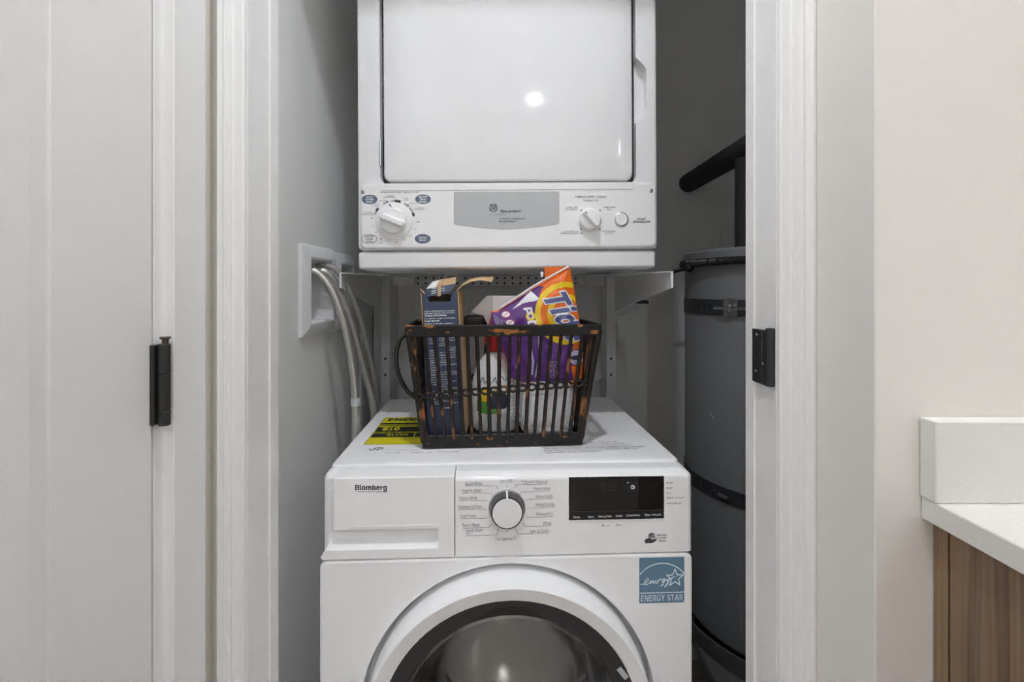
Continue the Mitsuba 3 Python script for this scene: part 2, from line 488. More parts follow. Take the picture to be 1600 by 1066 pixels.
# the door itself: stiles and rails round one raised panel
t = struct('door_1', label='white panelled door hung on black hinges')
XF, XB = -0.400, -0.437
st = 0.13
def stile(y0, y1, z0, z1):
    return box(XB, XF, y0, y1, z0, z1, 0.0015)
part(t, 'stile', stile(DOOR_FAR - st, DOOR_FAR, 0.012, DOOR_TOP), 'paint_door')
part(t, 'stile', stile(DOOR_NEAR, DOOR_NEAR + st, 0.012, DOOR_TOP), 'paint_door')
for z0, z1 in ((0.012, 0.22), (DOOR_TOP - 0.12, DOOR_TOP)):
    part(t, 'rail', stile(DOOR_NEAR + st, DOOR_FAR - st, z0, z1), 'paint_door')
def raised_panel(y0, y1, z0, z1):
    M = frame([XF - 0.0008, (y0 + y1) / 2, (z0 + z1) / 2], [0, 1, 0], [0, 0, 1])
    w, h = y1 - y0, z1 - z0
    rings = [lift(rrect(w, h, 1e-4, 1), 0), lift(rrect(w - 0.0016, h - 0.0016, 1e-4, 1), -0.0012), lift(rrect(w - 0.054, h - 0.054, 1e-4, 1), 0.0085), lift(rrect(w - 0.056, h - 0.056, 1e-4, 1), 0.0088)]
    return put(loft(rings, False, True), M)
part(t, 'panel', raised_panel(DOOR_NEAR + st, DOOR_FAR - st, 0.22, DOOR_TOP - 0.12), 'paint_door')
# its hinge facing the room
def butt_hinge(zc):
    h = part(t, 'hinge', cat(box(-0.402, -0.3955, 0.5805, 0.598, zc - 0.0445, zc + 0.0445, 0.0008)), 'hinge_black', label='black butt hinge')
    k = 0
    for z0, z1 in ((-0.0455, -0.0285), (-0.0285, 0.012), (0.012, 0.0455)):
        part(h, 'knuckle', put(lathe([(0.0001, z0), (0.0056, z0), (0.0062, z0 + 0.0007), (0.0062, z1 - 0.0007), (0.0056, z1 - 0.0001), (0.0001, z1 - 0.0001)], 20), T_(-0.3885, 0.588, zc)), 'hinge_black', smooth=40)
    for z0, z1 in ((-0.028, -0.006), (0.012, 0.033)):
        part(h, 'slot', box(-0.3958, -0.3950, 0.5900, 0.5930, zc + z0, zc + z1), 'rack_hole')
    part(h, 'pin', put(lathe([(0.0001, 0.046), (0.0034, 0.046), (0.0034, 0.0505), (0.0055, 0.0512), (0.0057, 0.0528), (0.0050, 0.0535), (0.0001, 0.0537)], 16), T_(-0.3875, 0.588, zc)), 'hinge_bronze', smooth=40, label='bronze coloured hinge pin with a flat head')
def T_(x, y, z):
    M = np.eye(4)
    M[:3, 3] = (x, y, z)
    return M
butt_hinge(CZ - 0.108)
butt_hinge(CZ + 0.70)

# empty hinge on the right jamb
thing('hinge', 'black hinge leaf with no door, screwed to the right jamb of the closet opening', 'hinge')
part('hinge', 'leaf', box(0.3465, 0.3525, 0.7165, 0.7595, CZ - 0.134, CZ - 0.0585, 0.0006), 'hinge_black')
part('hinge', 'groove', box(0.3460, 0.3468, 0.7290, 0.7300, CZ - 0.133, CZ - 0.060), 'zinc')
part('hinge', 'knuckle', put(lathe([(0.0001, -0.039), (0.0055, -0.039), (0.0062, -0.037), (0.0062, 0.037), (0.0055, 0.039), (0.0001, 0.039)], 20), T_(0.3475, 0.7080, CZ - 0.0935)), 'hinge_black', smooth=40)
for y, z in ((0.745, -0.066), (0.7270, -0.105), (0.748, -0.118)):
    part('hinge', 'screw', put(lathe([(0.0001, 0.0008), (0.0016, 0.0008), (0.002, 0.0)], 12), frame([0.3465, y, CZ + z], [0, 1, 0], [0, 0, -1]) @ np.diag([1, 1, 1, 1])), 'zinc', smooth=40)

# ------------------------------------------------------------------ vanity
thing('countertop', 'white quartz vanity countertop running along the right side of the photo', 'countertop')
add('countertop', box(0.4453, 1.015, -1.05, 0.573, CZ - 0.2505, CZ - 0.2265, 0.0012), 'quartz')
thing('side_splash', 'pale speckled quartz splash standing on the counter against the wall', 'backsplash')
add('side_splash', box(0.4440, 1.015, 0.551, 0.573, CZ - 0.2262, CZ - 0.1405, 0.001), 'quartz')
thing('vanity_cabinet', 'walnut grained vanity cabinet under the white counter', 'cabinet')
part('vanity_cabinet', 'body', cat(box(0.476, 1.012, -1.04, 0.572, 0.10, CZ - 0.251), box(0.53, 1.0, -1.02, 0.56, 0.002, 0.10)), 'walnut')
part('vanity_cabinet', 'filler', box(0.4588, 0.477, 0.5545, 0.572, 0.10, CZ - 0.2512, 0.0006), 'walnut')
y1 = 0.5512
for k in range(4):
    y0 = y1 - 0.39
    d = part('vanity_cabinet', 'door', box(0.4588, 0.4765, y0, y1, 0.105, CZ - 0.2560, 0.0006), 'walnut')
    part(d, 'pull', cat(box(0.432, 0.437, y0 + (0.03 if k % 2 else 0.35), y0 + (0.04 if k % 2 else 0.36), 0.55, 0.70, 0.001),
                        *[box(0.4365, 0.4590, y0 + (0.031 if k % 2 else 0.351), y0 + (0.039 if k % 2 else 0.359), z, z + 0.008) for z in (0.56, 0.68)]), 'hinge_black')
    y1 = y0 - 0.003

# ------------------------------------------------------------------ lamps
for k, (lx, ly, rad, lr) in enumerate(DOWNLIGHTS):
    key = numbered('ceiling_downlight')
    thing(key, ('small recessed ceiling light mirrored as a bright spot in the dryer door', 'small recessed ceiling light just in front of the closet, out of view')[k], 'light')
    part(key, 'trim_ring', put(lathe([(lr + 0.0005, -0.002), (lr + 0.0005, -0.005), (0.052, -0.004), (0.054, -0.0005), (0.054, 0.0)], 40), T_(lx, ly, CEIL)), 'lamp_housing', smooth=40)
    dm = put(cap(Polygon(circle(lr, 40)), 0), frame([lx, ly, CEIL - 0.0025], [1, 0, 0], [0, -1, 0]))
    part(key, 'diffuser', dm, 'lamp_housing', emitter={'type': 'area', 'radiance': rgb([rad * c for c in LAMP_WARM])})
thing('vanity_light', 'frosted light bar over the vanity, out of view', 'light')
part('vanity_light', 'back_plate', box(1.0, 1.019, -1.02, -0.38, 1.95, 2.03, 0.003), 'chrome')
part('vanity_light', 'diffuser', hull([(0.965, -1.00, 1.99), (0.965, -0.40, 1.99)], 0.034, 24), 'lamp_housing', smooth=True, emitter={'type': 'area', 'radiance': rgb([VANITY_LIGHT * c for c in LAMP_WARM])})

# ------------------------------------------------------------------ washing machine
TH = math.atan2(0.028, 0.5975)
WC = np.array([(-0.3035 + 0.294) / 2, 0.840, 0.0])
WX, WY = np.array([math.cos(TH), math.sin(TH), 0]), np.array([-math.sin(TH), math.cos(TH), 0])
WM = np.eye(4)
WM[:3, 0], WM[:3, 1], WM[:3, 3] = WX, WY, WC
def W(m):
    return put(m, WM)
HW, TOP, SEAM = 0.2985, 0.850, 0.7178
WF = Plane(WC, WX, [0, 0, 1])            # the front face; its u is measured from the middle, its v from the floor
WT = Plane(WC + [0, 0, 0.8485], WX, WY)  # the sunk panel of the lid
def F_(m, y=0.0):
    """Bring a plate modelled in (x, z, outward) onto the washer's front, its back at depth y."""
    return put(m, WM @ frame([0, y, 0], [1, 0, 0], [0, 0, 1]))
w = thing('washing_machine', 'white front-loading washing machine with a round door under the dryer', 'washing machine')
part(w, 'cabinet', W(box(-HW + 0.001, HW - 0.001, 0.335, 0.572, 0.03, 0.818, 0.004)), 'enamel_satin')
part(w, 'side_panel', W(box(-HW + 0.001, -HW + 0.004, 0.024, 0.34, 0.03, 0.818)), 'enamel_satin')
part(w, 'side_panel', W(box(HW - 0.004, HW - 0.001, 0.024, 0.34, 0.03, 0.818)), 'enamel_satin')
DC = WF.uv(795.8, 1112)                   # centre of the round door
DR = 0.2365
cz = (0.03 + SEAM) / 2 - 0.0005
fp = plate(lambda i: rrect(2 * HW - 2 * i, SEAM - 0.031 - 2 * i, 0.012, 5) + [0, cz], 0.025, 0.004, [circle(DR, 96, DC[0], DC[1])])
part(w, 'front_panel', F_(fp, 0.025), 'enamel_washer', smooth=30)
part(w, 'door_recess', F_(put(lathe([(DR, 0.0), (DR + 0.001, -0.030), (DR - 0.004, -0.042), (0.2075, -0.044), (0.2075, -0.05)], 96), T_(DC[0], DC[1], 0))), 'enamel_satin', smooth=40)
# lid
def lid():
    w_, d_ = 2 * HW - 0.001, 0.525
    c = [0, 0.0545 + d_ / 2]
    r = lambda i, z, rad=0.012: lift(rrect(w_ - 2 * i, d_ - 2 * i, max(rad - i * .3, .004), 5) + c, z)
    rings = [r(0, 0.819), r(0, TOP - 0.006), r(0.0012, TOP - 0.0022), r(0.004, TOP), r(0.024, TOP), r(0.0265, TOP - 0.0012), r(0.0295, TOP - 0.0016)]
    return loft(rings, True, True)
part(w, 'lid', W(lid()), 'enamel_lid', smooth=35)
# console
xs = WF.uv(710.8, 800)[0]                 # joint between the drawer and the control panel
zt = TOP
def console(x0, x1, yf, round_left, round_right, zb=SEAM + 0.0012, back=0.0535):
    pts = []
    r = 0.008
    for x, rd in ((x0, round_left), (x1, round_right)):
        s = 1 if x == x0 else -1
        o = r if rd else 0.0006
        pts += [(x + s * o, yf + r, zt - r - 0.0035), (x + s * (o + (0.006 if rd else 0)), yf + 0.018, zt - r), (x + s * o, back - r, zt - r - (0.002 if rd else 0)), (x + s * o, back - r, zb + r), (x + s * o, yf + r, zb + r)]
    return hull(pts, r, 20)
def trim(m, x0, x1, z0, z1):
    """Cuts the rounded body square where it meets its neighbours."""
    a = m3.Manifold(m3.Mesh(np.asarray(m.vertices, np.float32), np.asarray(m.faces, np.uint32)))
    b = m3.Manifold.cube((x1 - x0, 0.4, z1 - z0)).translate((x0, -0.1, z0))
    q = (a ^ b).to_mesh()
    return trimesh.Trimesh(q.vert_properties[:, :3], q.tri_verts, process=False)
panel = trim(console(xs - 0.03, HW - 0.0005, 0.0, False, True, SEAM - 0.02), xs + 0.0006, 0.4, SEAM + 0.0012, 1)
cp = part(w, 'control_panel', W(panel), 'enamel_washer', smooth=35)
base = trim(console(-HW + 0.0005, xs + 0.03, 0.019, True, False, SEAM - 0.02), -0.4, xs - 0.0006, SEAM + 0.0012, 1)
part(w, 'console_body', W(base), 'enamel_satin', smooth=35)
# detergent drawer: one face plate with a scooped grip under it
u = lambda px, py: WF.uv(px, py)
zl, zh, zg0, zg1 = u(600, 875.5)[1] , u(600, 742)[1], u(600, 859)[1], u(600, 827)[1]
xl, xg, xe = u(521.7, 800)[0], u(685, 840)[0], -HW + 0.002
face = [(xl, zg1), (xg, zg1), (xg, zg0), (xe + 0.006, zg0), (xe, zl + 0.006), (xe + 0.003, SEAM + 0.0012), (xs - 0.0008, SEAM + 0.0012), (xs - 0.0008, TOP - 0.0045), (xl, TOP - 0.0045)]
dw = part(w, 'detergent_drawer', F_(trimesh.creation.extrude_polygon(Polygon(face), 0.019, engine='earcut'), 0.019), 'enamel_washer', label='white detergent drawer front with a long grip recess')
topcap = trim(hull([(xl + 0.002, 0.005, TOP - 0.008), (xs + 0.02, 0.005, TOP - 0.008), (xl + 0.002, 0.045, TOP - 0.005), (xs + 0.02, 0.045, TOP - 0.005)], 0.005, 20), -0.4, xs - 0.0008, TOP - 0.012, 1)
part(dw, 'top_edge', W(topcap), 'enamel_washer', smooth=35)
scoop = trimesh.creation.extrude_polygon(Polygon([(0.0, zg0), (0.017, zg0 + 0.012), (0.0205, zg1 - 0.004), (0.0215, zg1 - 0.004), (0.0215, zg0 - 0.004), (0.0, zg0 - 0.002)]), xg - xe - 0.010, engine='earcut')
part(dw, 'grip_scoop', W(put(scoop, frame([xe + 0.010, 0, 0], [0, 1, 0], [0, 0, 1]))), 'enamel_washer', smooth=30)
part(dw, 'ridge', F_(box(u(555, 0)[0], xg, zg1 + 0.004, zg1 + 0.0055, 0, 0.0007), 0.0), 'enamel_washer')
part(dw, 'brand_lettering', WF.mesh([WF.text('Blomberg', (555, 766), (604.5, 766), 0.0085, weight=800), WF.line([(555, 768.6), (604.5, 768.6)], 0.0007)], 0.0005), 'ink_dark', label='dark brand lettering')
# lettering round the programme dial
def dial_lettering():
    g = []
    L = [('Quick Wash', 727, 758.0, 754, [(726, 759.3), (775, 759), (779, 765)]), ('Organic Wash', 721.5, 769, 753, [(721.5, 771), (765, 770), (769, 773)]),
         ('Sports Wear', 717.8, 780.5, 746, [(717.5, 782.7), (758, 782), (762, 783.3)]), ('Delicates & Dark', 716.3, 794.6, 753, [(717, 796.5), (760, 795.6)]),
         ('Cool Clean', 718.7, 808.6, 744, [(719, 810.7), (757, 810), (762, 808.5)]), ('Down Wear', 722, 823, 750, [(722, 825.4), (763, 824), (768, 819)]),
         ('Hand Wash', 727.5, 831.2, 755, [(728, 837.2), (776, 835.8), (779.5, 826)]), ('Cottons / Normal', 815, 755.5, 855, [(803.5, 764), (806, 757.8), (855.5, 756.5)]),
         ('Perm Press', 834, 765.8, 860, [(813, 771.5), (816, 768.8), (860, 767)]), ('Heavy Duty', 837, 778, 864, [(821, 782), (824.5, 780.3), (864, 779.2)]),
         ('Mixed Fabric', 837, 791, 867, [(824, 794), (867, 792.3)]), ('Allergen', 837, 805.7, 857, [(822, 806.6), (825, 808.6), (865, 807.5)]),
         ('Rinse', 849, 819.4, 861.5, [(815, 817.5), (821, 822.7), (861.5, 821.4)]), ('Spin & Drain', 828, 832.2, 857, [(805, 826), (809, 834.7), (856, 833.2)]),
         ('On / Off', 781.5, 754, 801, [(791.2, 757), (791.4, 762)]), ('Tub Sanitize', 773.5, 844.3, 800.5, [(792.5, 828), (792.6, 831.5)])]
    for s, x0, y, x1, ln in L:
        tilt = (x1 - x0) * 0.022
        g.append(WF.text(s, (x0, y + 0.3), (x1, y - tilt + 0.3), 0.0051, weight=450))
        g.append(WF.line(ln, 0.00065))
    g.append(WF.text('Wool', (728, 835), (736, 834.8), 0.0022, weight=500))
    for px, py in ((861, 802.5), (805, 840.5)):
        c = Point(*u(px, py))
        g.append(c.buffer(0.0028).difference(c.buffer(0.0022)).difference(affinity.translate(c.buffer(0.0015), -0.0015, 0.0022)))
        g.append(affinity.translate(c.buffer(0.0010, 2), -0.0018, 0.0020))
    return union(g)
part(cp, 'programme_lettering', WF.mesh(dial_lettering(), 0.0005), 'ink_grey', label='grey programme names with leader lines around the dial')
# programme dial
kc = u(791.8, 794)
kz = CZ - 0.3515
def K(m, dz=0.0):
    return put(m, WM @ frame([kc[0], 0, kz + dz], [1, 0, 0], [0, 0, 1]))
kb = part(w, 'programme_dial', K(lathe([(0.0300, 0.0), (0.0300, 0.0016), (0.0292, 0.0026), (0.0275, 0.0028), (0.0268, 0.0012)], 64)), 'chrome', smooth=40, label='round programme dial with a white face and a dark side')
part(kb, 'side', K(lathe([(0.0280, 0.0008), (0.0272, 0.006), (0.0252, 0.0175), (0.0247, 0.0190), (0.0236, 0.0195)], 64)), 'knob_dark', smooth=40)
part(kb, 'rim', K(lathe([(0.0249, 0.0185), (0.0249, 0.0202), (0.0240, 0.0207), (0.0229, 0.0204)], 64)), 'rubber_black', smooth=40)
part(kb, 'face', K(lathe([(0.0231, 0.0190), (0.0231, 0.0205), (0.0222, 0.0211), (0.0001, 0.0214)], 64)), 'plastic_white', smooth=40)
mk = cat(put(box(-0.0012, 0.0012, 0.0215, 0.0246, 0.0204, 0.0214), np.eye(4)))
pos = np.array([[-.0013, .0266, .0075], [.0013, .0266, .0075], [.0013, .0246, .0200], [-.0013, .0246, .0200], [.0013, .0225, .0214], [-.0013, .0225, .0214], [-.0013, .0283, .0025], [.0013, .0283, .0025]])
off = np.array([0, .0007, .0007])
strip = trimesh.Trimesh(np.vstack([pos + off, pos - off]), [[6, 7, 1], [6, 1, 0], [0, 1, 2], [0, 2, 3], [3, 2, 4], [3, 4, 5]], process=False)
part(kb, 'pointer', K(cat(strip, mk)), 'print_white')
# display
dp = [u(888, 747.5), u(1036.3, 742.2), u(1038.6, 808.8), u(889.7, 814.2)]
x0, x1 = (dp[0][0] + dp[3][0]) / 2, (dp[1][0] + dp[2][0]) / 2
z1, z0 = (dp[0][1] + dp[1][1]) / 2, (dp[2][1] + dp[3][1]) / 2
disp = part(w, 'display', F_(box(x0, x1, z0, z1, 0.0, 0.0018, 0.0006), 0.0006), 'glass_black', label='glossy black display panel')
zk = z0 + 0.0145
part(disp, 'window', F_(box(x0 + 0.002, x1 - 0.043, zk + 0.001, z1 - 0.002, 0.0011, 0.0015), 0.0), 'display_smoke')
part(disp, 'key_strip', F_(box(x0 + 0.0005, x1 - 0.0005, z0 + 0.0005, zk, 0.0011, 0.0020, 0.0004), 0.0), 'plastic_black')
dl = []
for s, a, b in (('Temp', 895, 906), ('Spin', 918.5, 927), ('Heavy Soil', 934.5, 955), ('Soak', 961.5, 972), ('Extra Rinse', 978.5, 999), ('Start / Pause', 1006.5, 1032)):
    y = 809.5 - (a - 890) * 0.034
    dl.append(WF.text(s, (a, y), (b, y - (b - a) * 0.034), 0.0032, weight=500))
part(disp, 'key_lettering', WF.mesh(dl, 0.0023), 'print_white')
xd = u(952, 760)
seg = []
for k, dx in enumerate((0, 0.0115, 0.019)):
    for a, b, c, d in ((0, 0, .0055, .0008), (0, .006, .0055, .0008), (0, .012, .0055, .0008), (0, 0, .0008, .0125), (.0048, 0, .0008, .0125)):
        seg.append(sbox(xd[0] - .014 + dx + a, xd[1] - .006 + b, xd[0] - .014 + dx + a + c, xd[1] - .006 + b + d))
part(disp, 'digits', WF.mesh(seg, 0.0021), 'gap_dark')
tk = u(988, 760.5)
part(disp, 'timer_key', F_(box(tk[0] - 0.0098, tk[0] + 0.0098, tk[1] - 0.0072, tk[1] + 0.0072, 0.0012, 0.0019, 0.0003), 0.0), 'rubber_black')
tp = Point(*tk)
part(disp, 'timer_mark', WF.mesh([tp.buffer(0.0033).difference(tp.buffer(0.0022)), LineString([tk + [0, 0.0022], tk, tk + [0.0018, 0]]).buffer(0.0004), sbox(tk[0] - .0095, tk[1] + .0070, tk[0] - .0060, tk[1] + .0080)], 0.0023), 'print_white')
side = [('Ready', 1041, 756, 1052, 500), ('Wash', 1041, 764.2, 1051, 500), ('Spin', 1041, 772, 1048.5, 500), ('End /', 1041.5, 779.6, 1052, 800), ('Cancel', 1055.5, 779.2, 1068, 500), ('(cancel/drain)', 1041.5, 788, 1065.5, 500)]
sl = [WF.text(s, (a, y), (b, y - 0.4), 0.0032, weight=wt) for s, a, y, b, wt in side]
sl += [WF.text('3sec', (946, 822.6), (952, 822.4), 0.0022), WF.text('3sec', (967.5, 821.6), (973, 821.4), 0.0022)]
for px, py in ((942, 821), (964.5, 820.3)):
    c = Point(*u(px, py))
    sl.append(c.buffer(0.0021, 3).difference(c.buffer(0.0014, 3)))
    sl.append(c.buffer(0.0007, 2))
part(cp, 'status_lettering', WF.mesh(sl, 0.0005), 'ink_grey')
# motor emblem: a gear over an open hand
gc = u(1018, 838.5)
gear = union([Point(*gc).buffer(0.0050)] + [affinity.rotate(sbox(gc[0] - .0009, gc[1] + .004, gc[0] + .0009, gc[1] + .0064), a, origin=tuple(gc)) for a in range(0, 360, 40)])
gear = gear.difference(union([affinity.rotate(sbox(gc[0] - .006, gc[1] + dz, gc[0] + .006, gc[1] + dz + .0007), 12, origin=tuple(gc)) for dz in (-.0026, -.0006, .0014)])).intersection(sbox(-1, gc[1] - .0028, 1, 1))
hand = WF.poly([(1007.5, 844), (1011, 841.8), (1015, 841.6), (1018, 843), (1021, 843.4), (1024.5, 842.2), (1026, 843), (1023, 846), (1018, 848.6), (1013, 848.2), (1008.5, 848.6)]).buffer(0.0004)
ml = [gear, hand] + [WF.text(s, (a, y), (1041, y - 0.3), 0.0028, weight=600) for s, a, y in (('Optima', 1025.5, 837.6), ('Inverter', 1025.5, 842.0), ('Motor', 1029, 846.6))]
part(cp, 'motor_emblem', WF.mesh(ml, 0.0005), 'ink_dark', label='dark emblem of a gear above an open hand')
# energy star sticker
ec = [u(998.9, 872.4), u(1069.0, 869.8), u(1070.2, 940.6), u(999.6, 943.2)]
sx0, sx1, sz1, sz0 = ec[0][0], ec[1][0], (ec[0][1] + ec[1][1]) / 2, (ec[2][1] + ec[3][1]) / 2
S = lambda a, b: (sx0 + (sx1 - sx0) * a, sz0 + (sz1 - sz0) * b)      # sticker coordinates, 0 to 1
sk = part(w, 'efficiency_sticker', F_(box(sx0, sx1, sz0, sz1, 0, 0.0006), 0.0), 'star_blue', label='square blue energy sticker with a star and white lettering')
def sline(pts, w_, n=0):
    pts = [S(*p) for p in pts]
    return LineString(spline([(a, b, 0) for a, b in pts], n)[:, :2] if n else pts).buffer(w_ / 2, quad_segs=3)
arc = [S(0.5 + 0.62 * math.cos(a), 0.255 + 0.62 * math.sin(a)) for a in np.radians(np.linspace(38, 142, 40))]
star = [S(0.79 + 0.195 * math.cos(a) * (1 if k % 2 == 0 else 0.42), 0.545 + 0.20 * math.sin(a) * (1 if k % 2 == 0 else 0.42)) for k, a in enumerate(np.radians(90 + 36 * np.arange(11)))]
sp = [LineString(arc).buffer(0.0009).intersection(sbox(sx0, sz0, sx1, sz1)), LineString(star).buffer(0.0009), sbox(*S(0, 0.215), *S(1, 0.24))]
sp += [sline([(0.03, 0.42), (0.10, 0.43), (0.19, 0.50), (0.19, 0.55), (0.15, 0.53), (0.11, 0.45), (0.14, 0.41), (0.20, 0.43), (0.26, 0.50), (0.25, 0.43), (0.31, 0.50), (0.31, 0.44), (0.36, 0.47), (0.38, 0.50), (0.35, 0.47), (0.38, 0.43),
              (0.43, 0.49), (0.45, 0.53), (0.48, 0.51), (0.53, 0.53), (0.50, 0.48), (0.53, 0.46), (0.56, 0.54), (0.52, 0.40), (0.47, 0.37), (0.52, 0.42), (0.60, 0.52), (0.62, 0.48), (0.67, 0.55), (0.62, 0.40), (0.56, 0.35), (0.60, 0.42), (0.68, 0.52), (0.80, 0.58)], 0.0014, 160)]
g = letters('ENERGY STAR', weight=600)
bx = g.bounds
sp.append(affinity.translate(affinity.scale(g, (sx1 - sx0) * 0.93 / (bx[2] - bx[0]), 0.0100, origin=(bx[0], 0)), S(0.035, 0)[0] - bx[0], S(0, 0.045)[1]))
part(sk, 'print', WF.mesh(sp, 0.0009), 'star_print')
# the round door
def D(m):
    return F_(put(m, T_(DC[0], DC[1], 0)))
door = part(w, 'door', D(lathe([(0.215, -0.034), (0.2245, -0.030), (0.2268, 0.004), (0.2228, 0.0440), (0.2222, 0.0456), (0.2212, 0.0462), (0.2000, 0.0388), (0.1993, 0.0368)], 160)), 'enamel_washer', smooth=30, label='round door with a white ring and a dark glass porthole')
part(door, 'dark_ring', D(lathe([(0.1997, 0.0374), (0.1988, 0.0378), (0.1960, 0.0372), (0.1765, 0.0330), (0.1735, 0.031), (0.1735, 0.01), (0.176, -0.02), (0.184, -0.034)], 128)), 'door_black', smooth=35)
hnd = [(0.1738 * math.cos(a), 0.1738 * math.sin(a)) for a in np.radians(np.linspace(72, 108, 24))] + [(-0.035, 0.181), (-0.016, 0.1865), (0.0, 0.188), (0.016, 0.1865), (0.035, 0.181)]
hv, hf = tri(Polygon(hnd))
rr = np.hypot(hv[:, 0], hv[:, 1])
part(door, 'grip_pocket', D(trimesh.Trimesh(np.column_stack([hv, np.interp(rr, [0.1735, 0.1765, 0.196], [0.0322, 0.0335, 0.0377])]), hf, process=False)), 'rubber_black')
part(door, 'reflector_tab', D(put(box(0, 0.020, 0, 0.008, 0, 0.0012), frame([0.164, 0.088, 0.0372], [math.cos(-0.9), math.sin(-0.9), 0], [math.sin(0.9), math.cos(0.9), 0]))), 'panel_grey')
bowl = [(0.1725, 0.0300), (0.170, 0.020), (0.164, 0.000), (0.157, -0.025), (0.147, -0.055), (0.136, -0.080), (0.124, -0.098), (0.108, -0.110), (0.085, -0.117), (0.05, -0.121), (0.0002, -0.122)]
outer = spline([(a, b, 0) for a, b in bowl], 40)[:, :2]
tn = np.gradient(outer, axis=0)
tn /= np.linalg.norm(tn, axis=1, keepdims=True)
inner_ = outer + np.column_stack([tn[:, 1], -tn[:, 0]]) * np.linspace(0.0045, 0.0075, 40)[:, None]
inner_[:, 0] = np.maximum(inner_[:, 0], 0.0002)
ring_ = np.vstack([inner_[::-1], outer])
part(door, 'porthole_glass', D(lathe([(a, b) for a, b in ring_], 128)), 'bowl_glass', smooth=True, label='clear glass bowl of the door')
# drum and gasket
part(w, 'gasket', D(lathe([(r, z) for r, z in spline([(0.208, -0.0425, 0), (0.198, -0.036, 0), (0.186, -0.038, 0), (0.178, -0.045, 0), (0.186, -0.055, 0), (0.178, -0.066, 0), (0.172, -0.075, 0), (0.180, -0.090, 0), (0.205, -0.098, 0), (0.236, -0.10, 0)], 40)[:, :2]], 96)), 'gasket', smooth=50, label='grey rubber door gasket')
drum_r = 0.235
def drum():
    prof = [(0.178, -0.098), (drum_r - 0.01, -0.106), (drum_r, -0.118), (drum_r, -0.28)]
    return strips([lift(circle(r, 96), z) for r, z in prof])
dr_key = part(w, 'drum', D(cat(drum(), strips([lift(circle(r, 96), z) for r, z in ((drum_r, -0.28), (drum_r - 0.02, -0.292), (0.12, -0.296), (0.06, -0.285), (0.0001, -0.283))]))), 'drum_steel', smooth=40, label='stainless steel drum with small holes')
hs = []
for k in range(72):
    for j in range(7):
        a = 2 * math.pi * (k + 0.5 * (j % 2)) / 72
        if abs(((a * 3 / (2 * math.pi) + 0.25) % 1) - 0.5) < 0.16:
            continue
        c = np.array([(drum_r - 0.0008) * math.cos(a), (drum_r - 0.0008) * math.sin(a), -0.135 - 0.021 * j])
        q = put(cap(Polygon(circle(0.0026, 8)), 0), frame(c, [-math.sin(a), math.cos(a), 0], [0, 0, -1]))
        hs.append(q)
key = part(dr_key, 'hole', D(cat(*hs)), 'rack_hole')
labels[key] = {'kind': 'stuff'}
for k in range(3):
    a = math.pi / 2 + k * 2 * math.pi / 3
    pr = [(-0.042, 0.0), (-0.026, 0.020), (-0.012, 0.042), (0.0, 0.048), (0.012, 0.042), (0.026, 0.020), (0.042, 0.0)]
    rings = []
    for z, s in ((-0.122, 0.35), (-0.135, 0.9), (-0.26, 1.0), (-0.279, 0.6)):
        rings.append(np.array([[x * (0.7 + 0.3 * s), drum_r + 0.002 - y * s, z] for x, y in pr]))
    m = loft(rings, True, True)
    R = trimesh.transformations.rotation_matrix(a - math.pi / 2, [0, 0, 1])
    part(dr_key, 'paddle', D(put(m, R)), 'drum_steel', smooth=40)
for sx in (-1, 1):
    for y in (0.05, 0.53):
        part(w, 'foot', W(put(lathe([(0.0001, 0), (0.022, 0), (0.024, 0.004), (0.02, 0.012), (0.008, 0.014), (0.008, 0.032)], 24), T_(sx * 0.25, y, 0))), 'rubber_black', smooth=40)
part(w, 'kick_panel', W(box(-HW + 0.004, HW - 0.004, 0.012, 0.028, 0.012, 0.032)), 'enamel_satin')
for k in range(3):
    a = math.pi / 2 + k * 2 * math.pi / 3 + 0.5
    m = loft([lift(rrect(0.036, 0.150, 0.012, 4) + [0, 0.095], -0.2835), lift(rrect(0.030, 0.144, 0.010, 4) + [0, 0.095], -0.276)], False, True)
    part(dr_key, 'spider_arm', D(put(m, trimesh.transformations.rotation_matrix(a, [0, 0, 1]))), 'drum_steel', smooth=20)
# energy guide label and printed notices on the lid
t2 = lambda px, py: WT.uv(px, py)
a, b, c = t2(568.3, 695.3), t2(601.5, 653.0), t2(660, 695)
gx0, gy0, gy1 = (a[0] + b[0]) / 2, a[1], b[1]
gx1 = gx0 + 0.20
G = lambda s, r: (gx0 + (gx1 - gx0) * s, gy0 + (gy1 - gy0) * r)
gl = part(w, 'energy_guide', WT.mesh(sbox(gx0, gy0, gx1, gy1), 0.0002, 0.0003), 'guide_yellow', label='yellow and black energy guide label lying on the lid')
bars = [sbox(*G(0.01, 0.715), *G(0.99, 0.76)), sbox(*G(0.01, 0.42), *G(0.99, 0.60)), sbox(*G(0.01, 0.235), *G(0.43, 0.36)), sbox(*G(0.445, 0.235), *G(0.99, 0.36))]
bars += [sbox(*G(0.01, r), *G(0.99, r + 0.012)) for r in (0.64, 0.67, 0.70, 0.40, 0.37, 0.225)]
def lid_text(s, x, y, w_, h, **kw):
    g = letters(s, **kw)
    b = g.bounds
    return affinity.translate(affinity.scale(g, w_ / (b[2] - b[0]), h, origin=(b[0], 0)), x - b[0], y)
edge = sbox(*G(0, 0), *G(1, 1))
bars += [edge.difference(edge.buffer(-0.0007)), lid_text('ENERGYGUIDE', *G(0.06, 0.84), 0.175, (gy1 - gy0) * 0.115, weight=900)]
part(gl, 'print', WT.mesh(bars, 0.0008), 'guide_black')
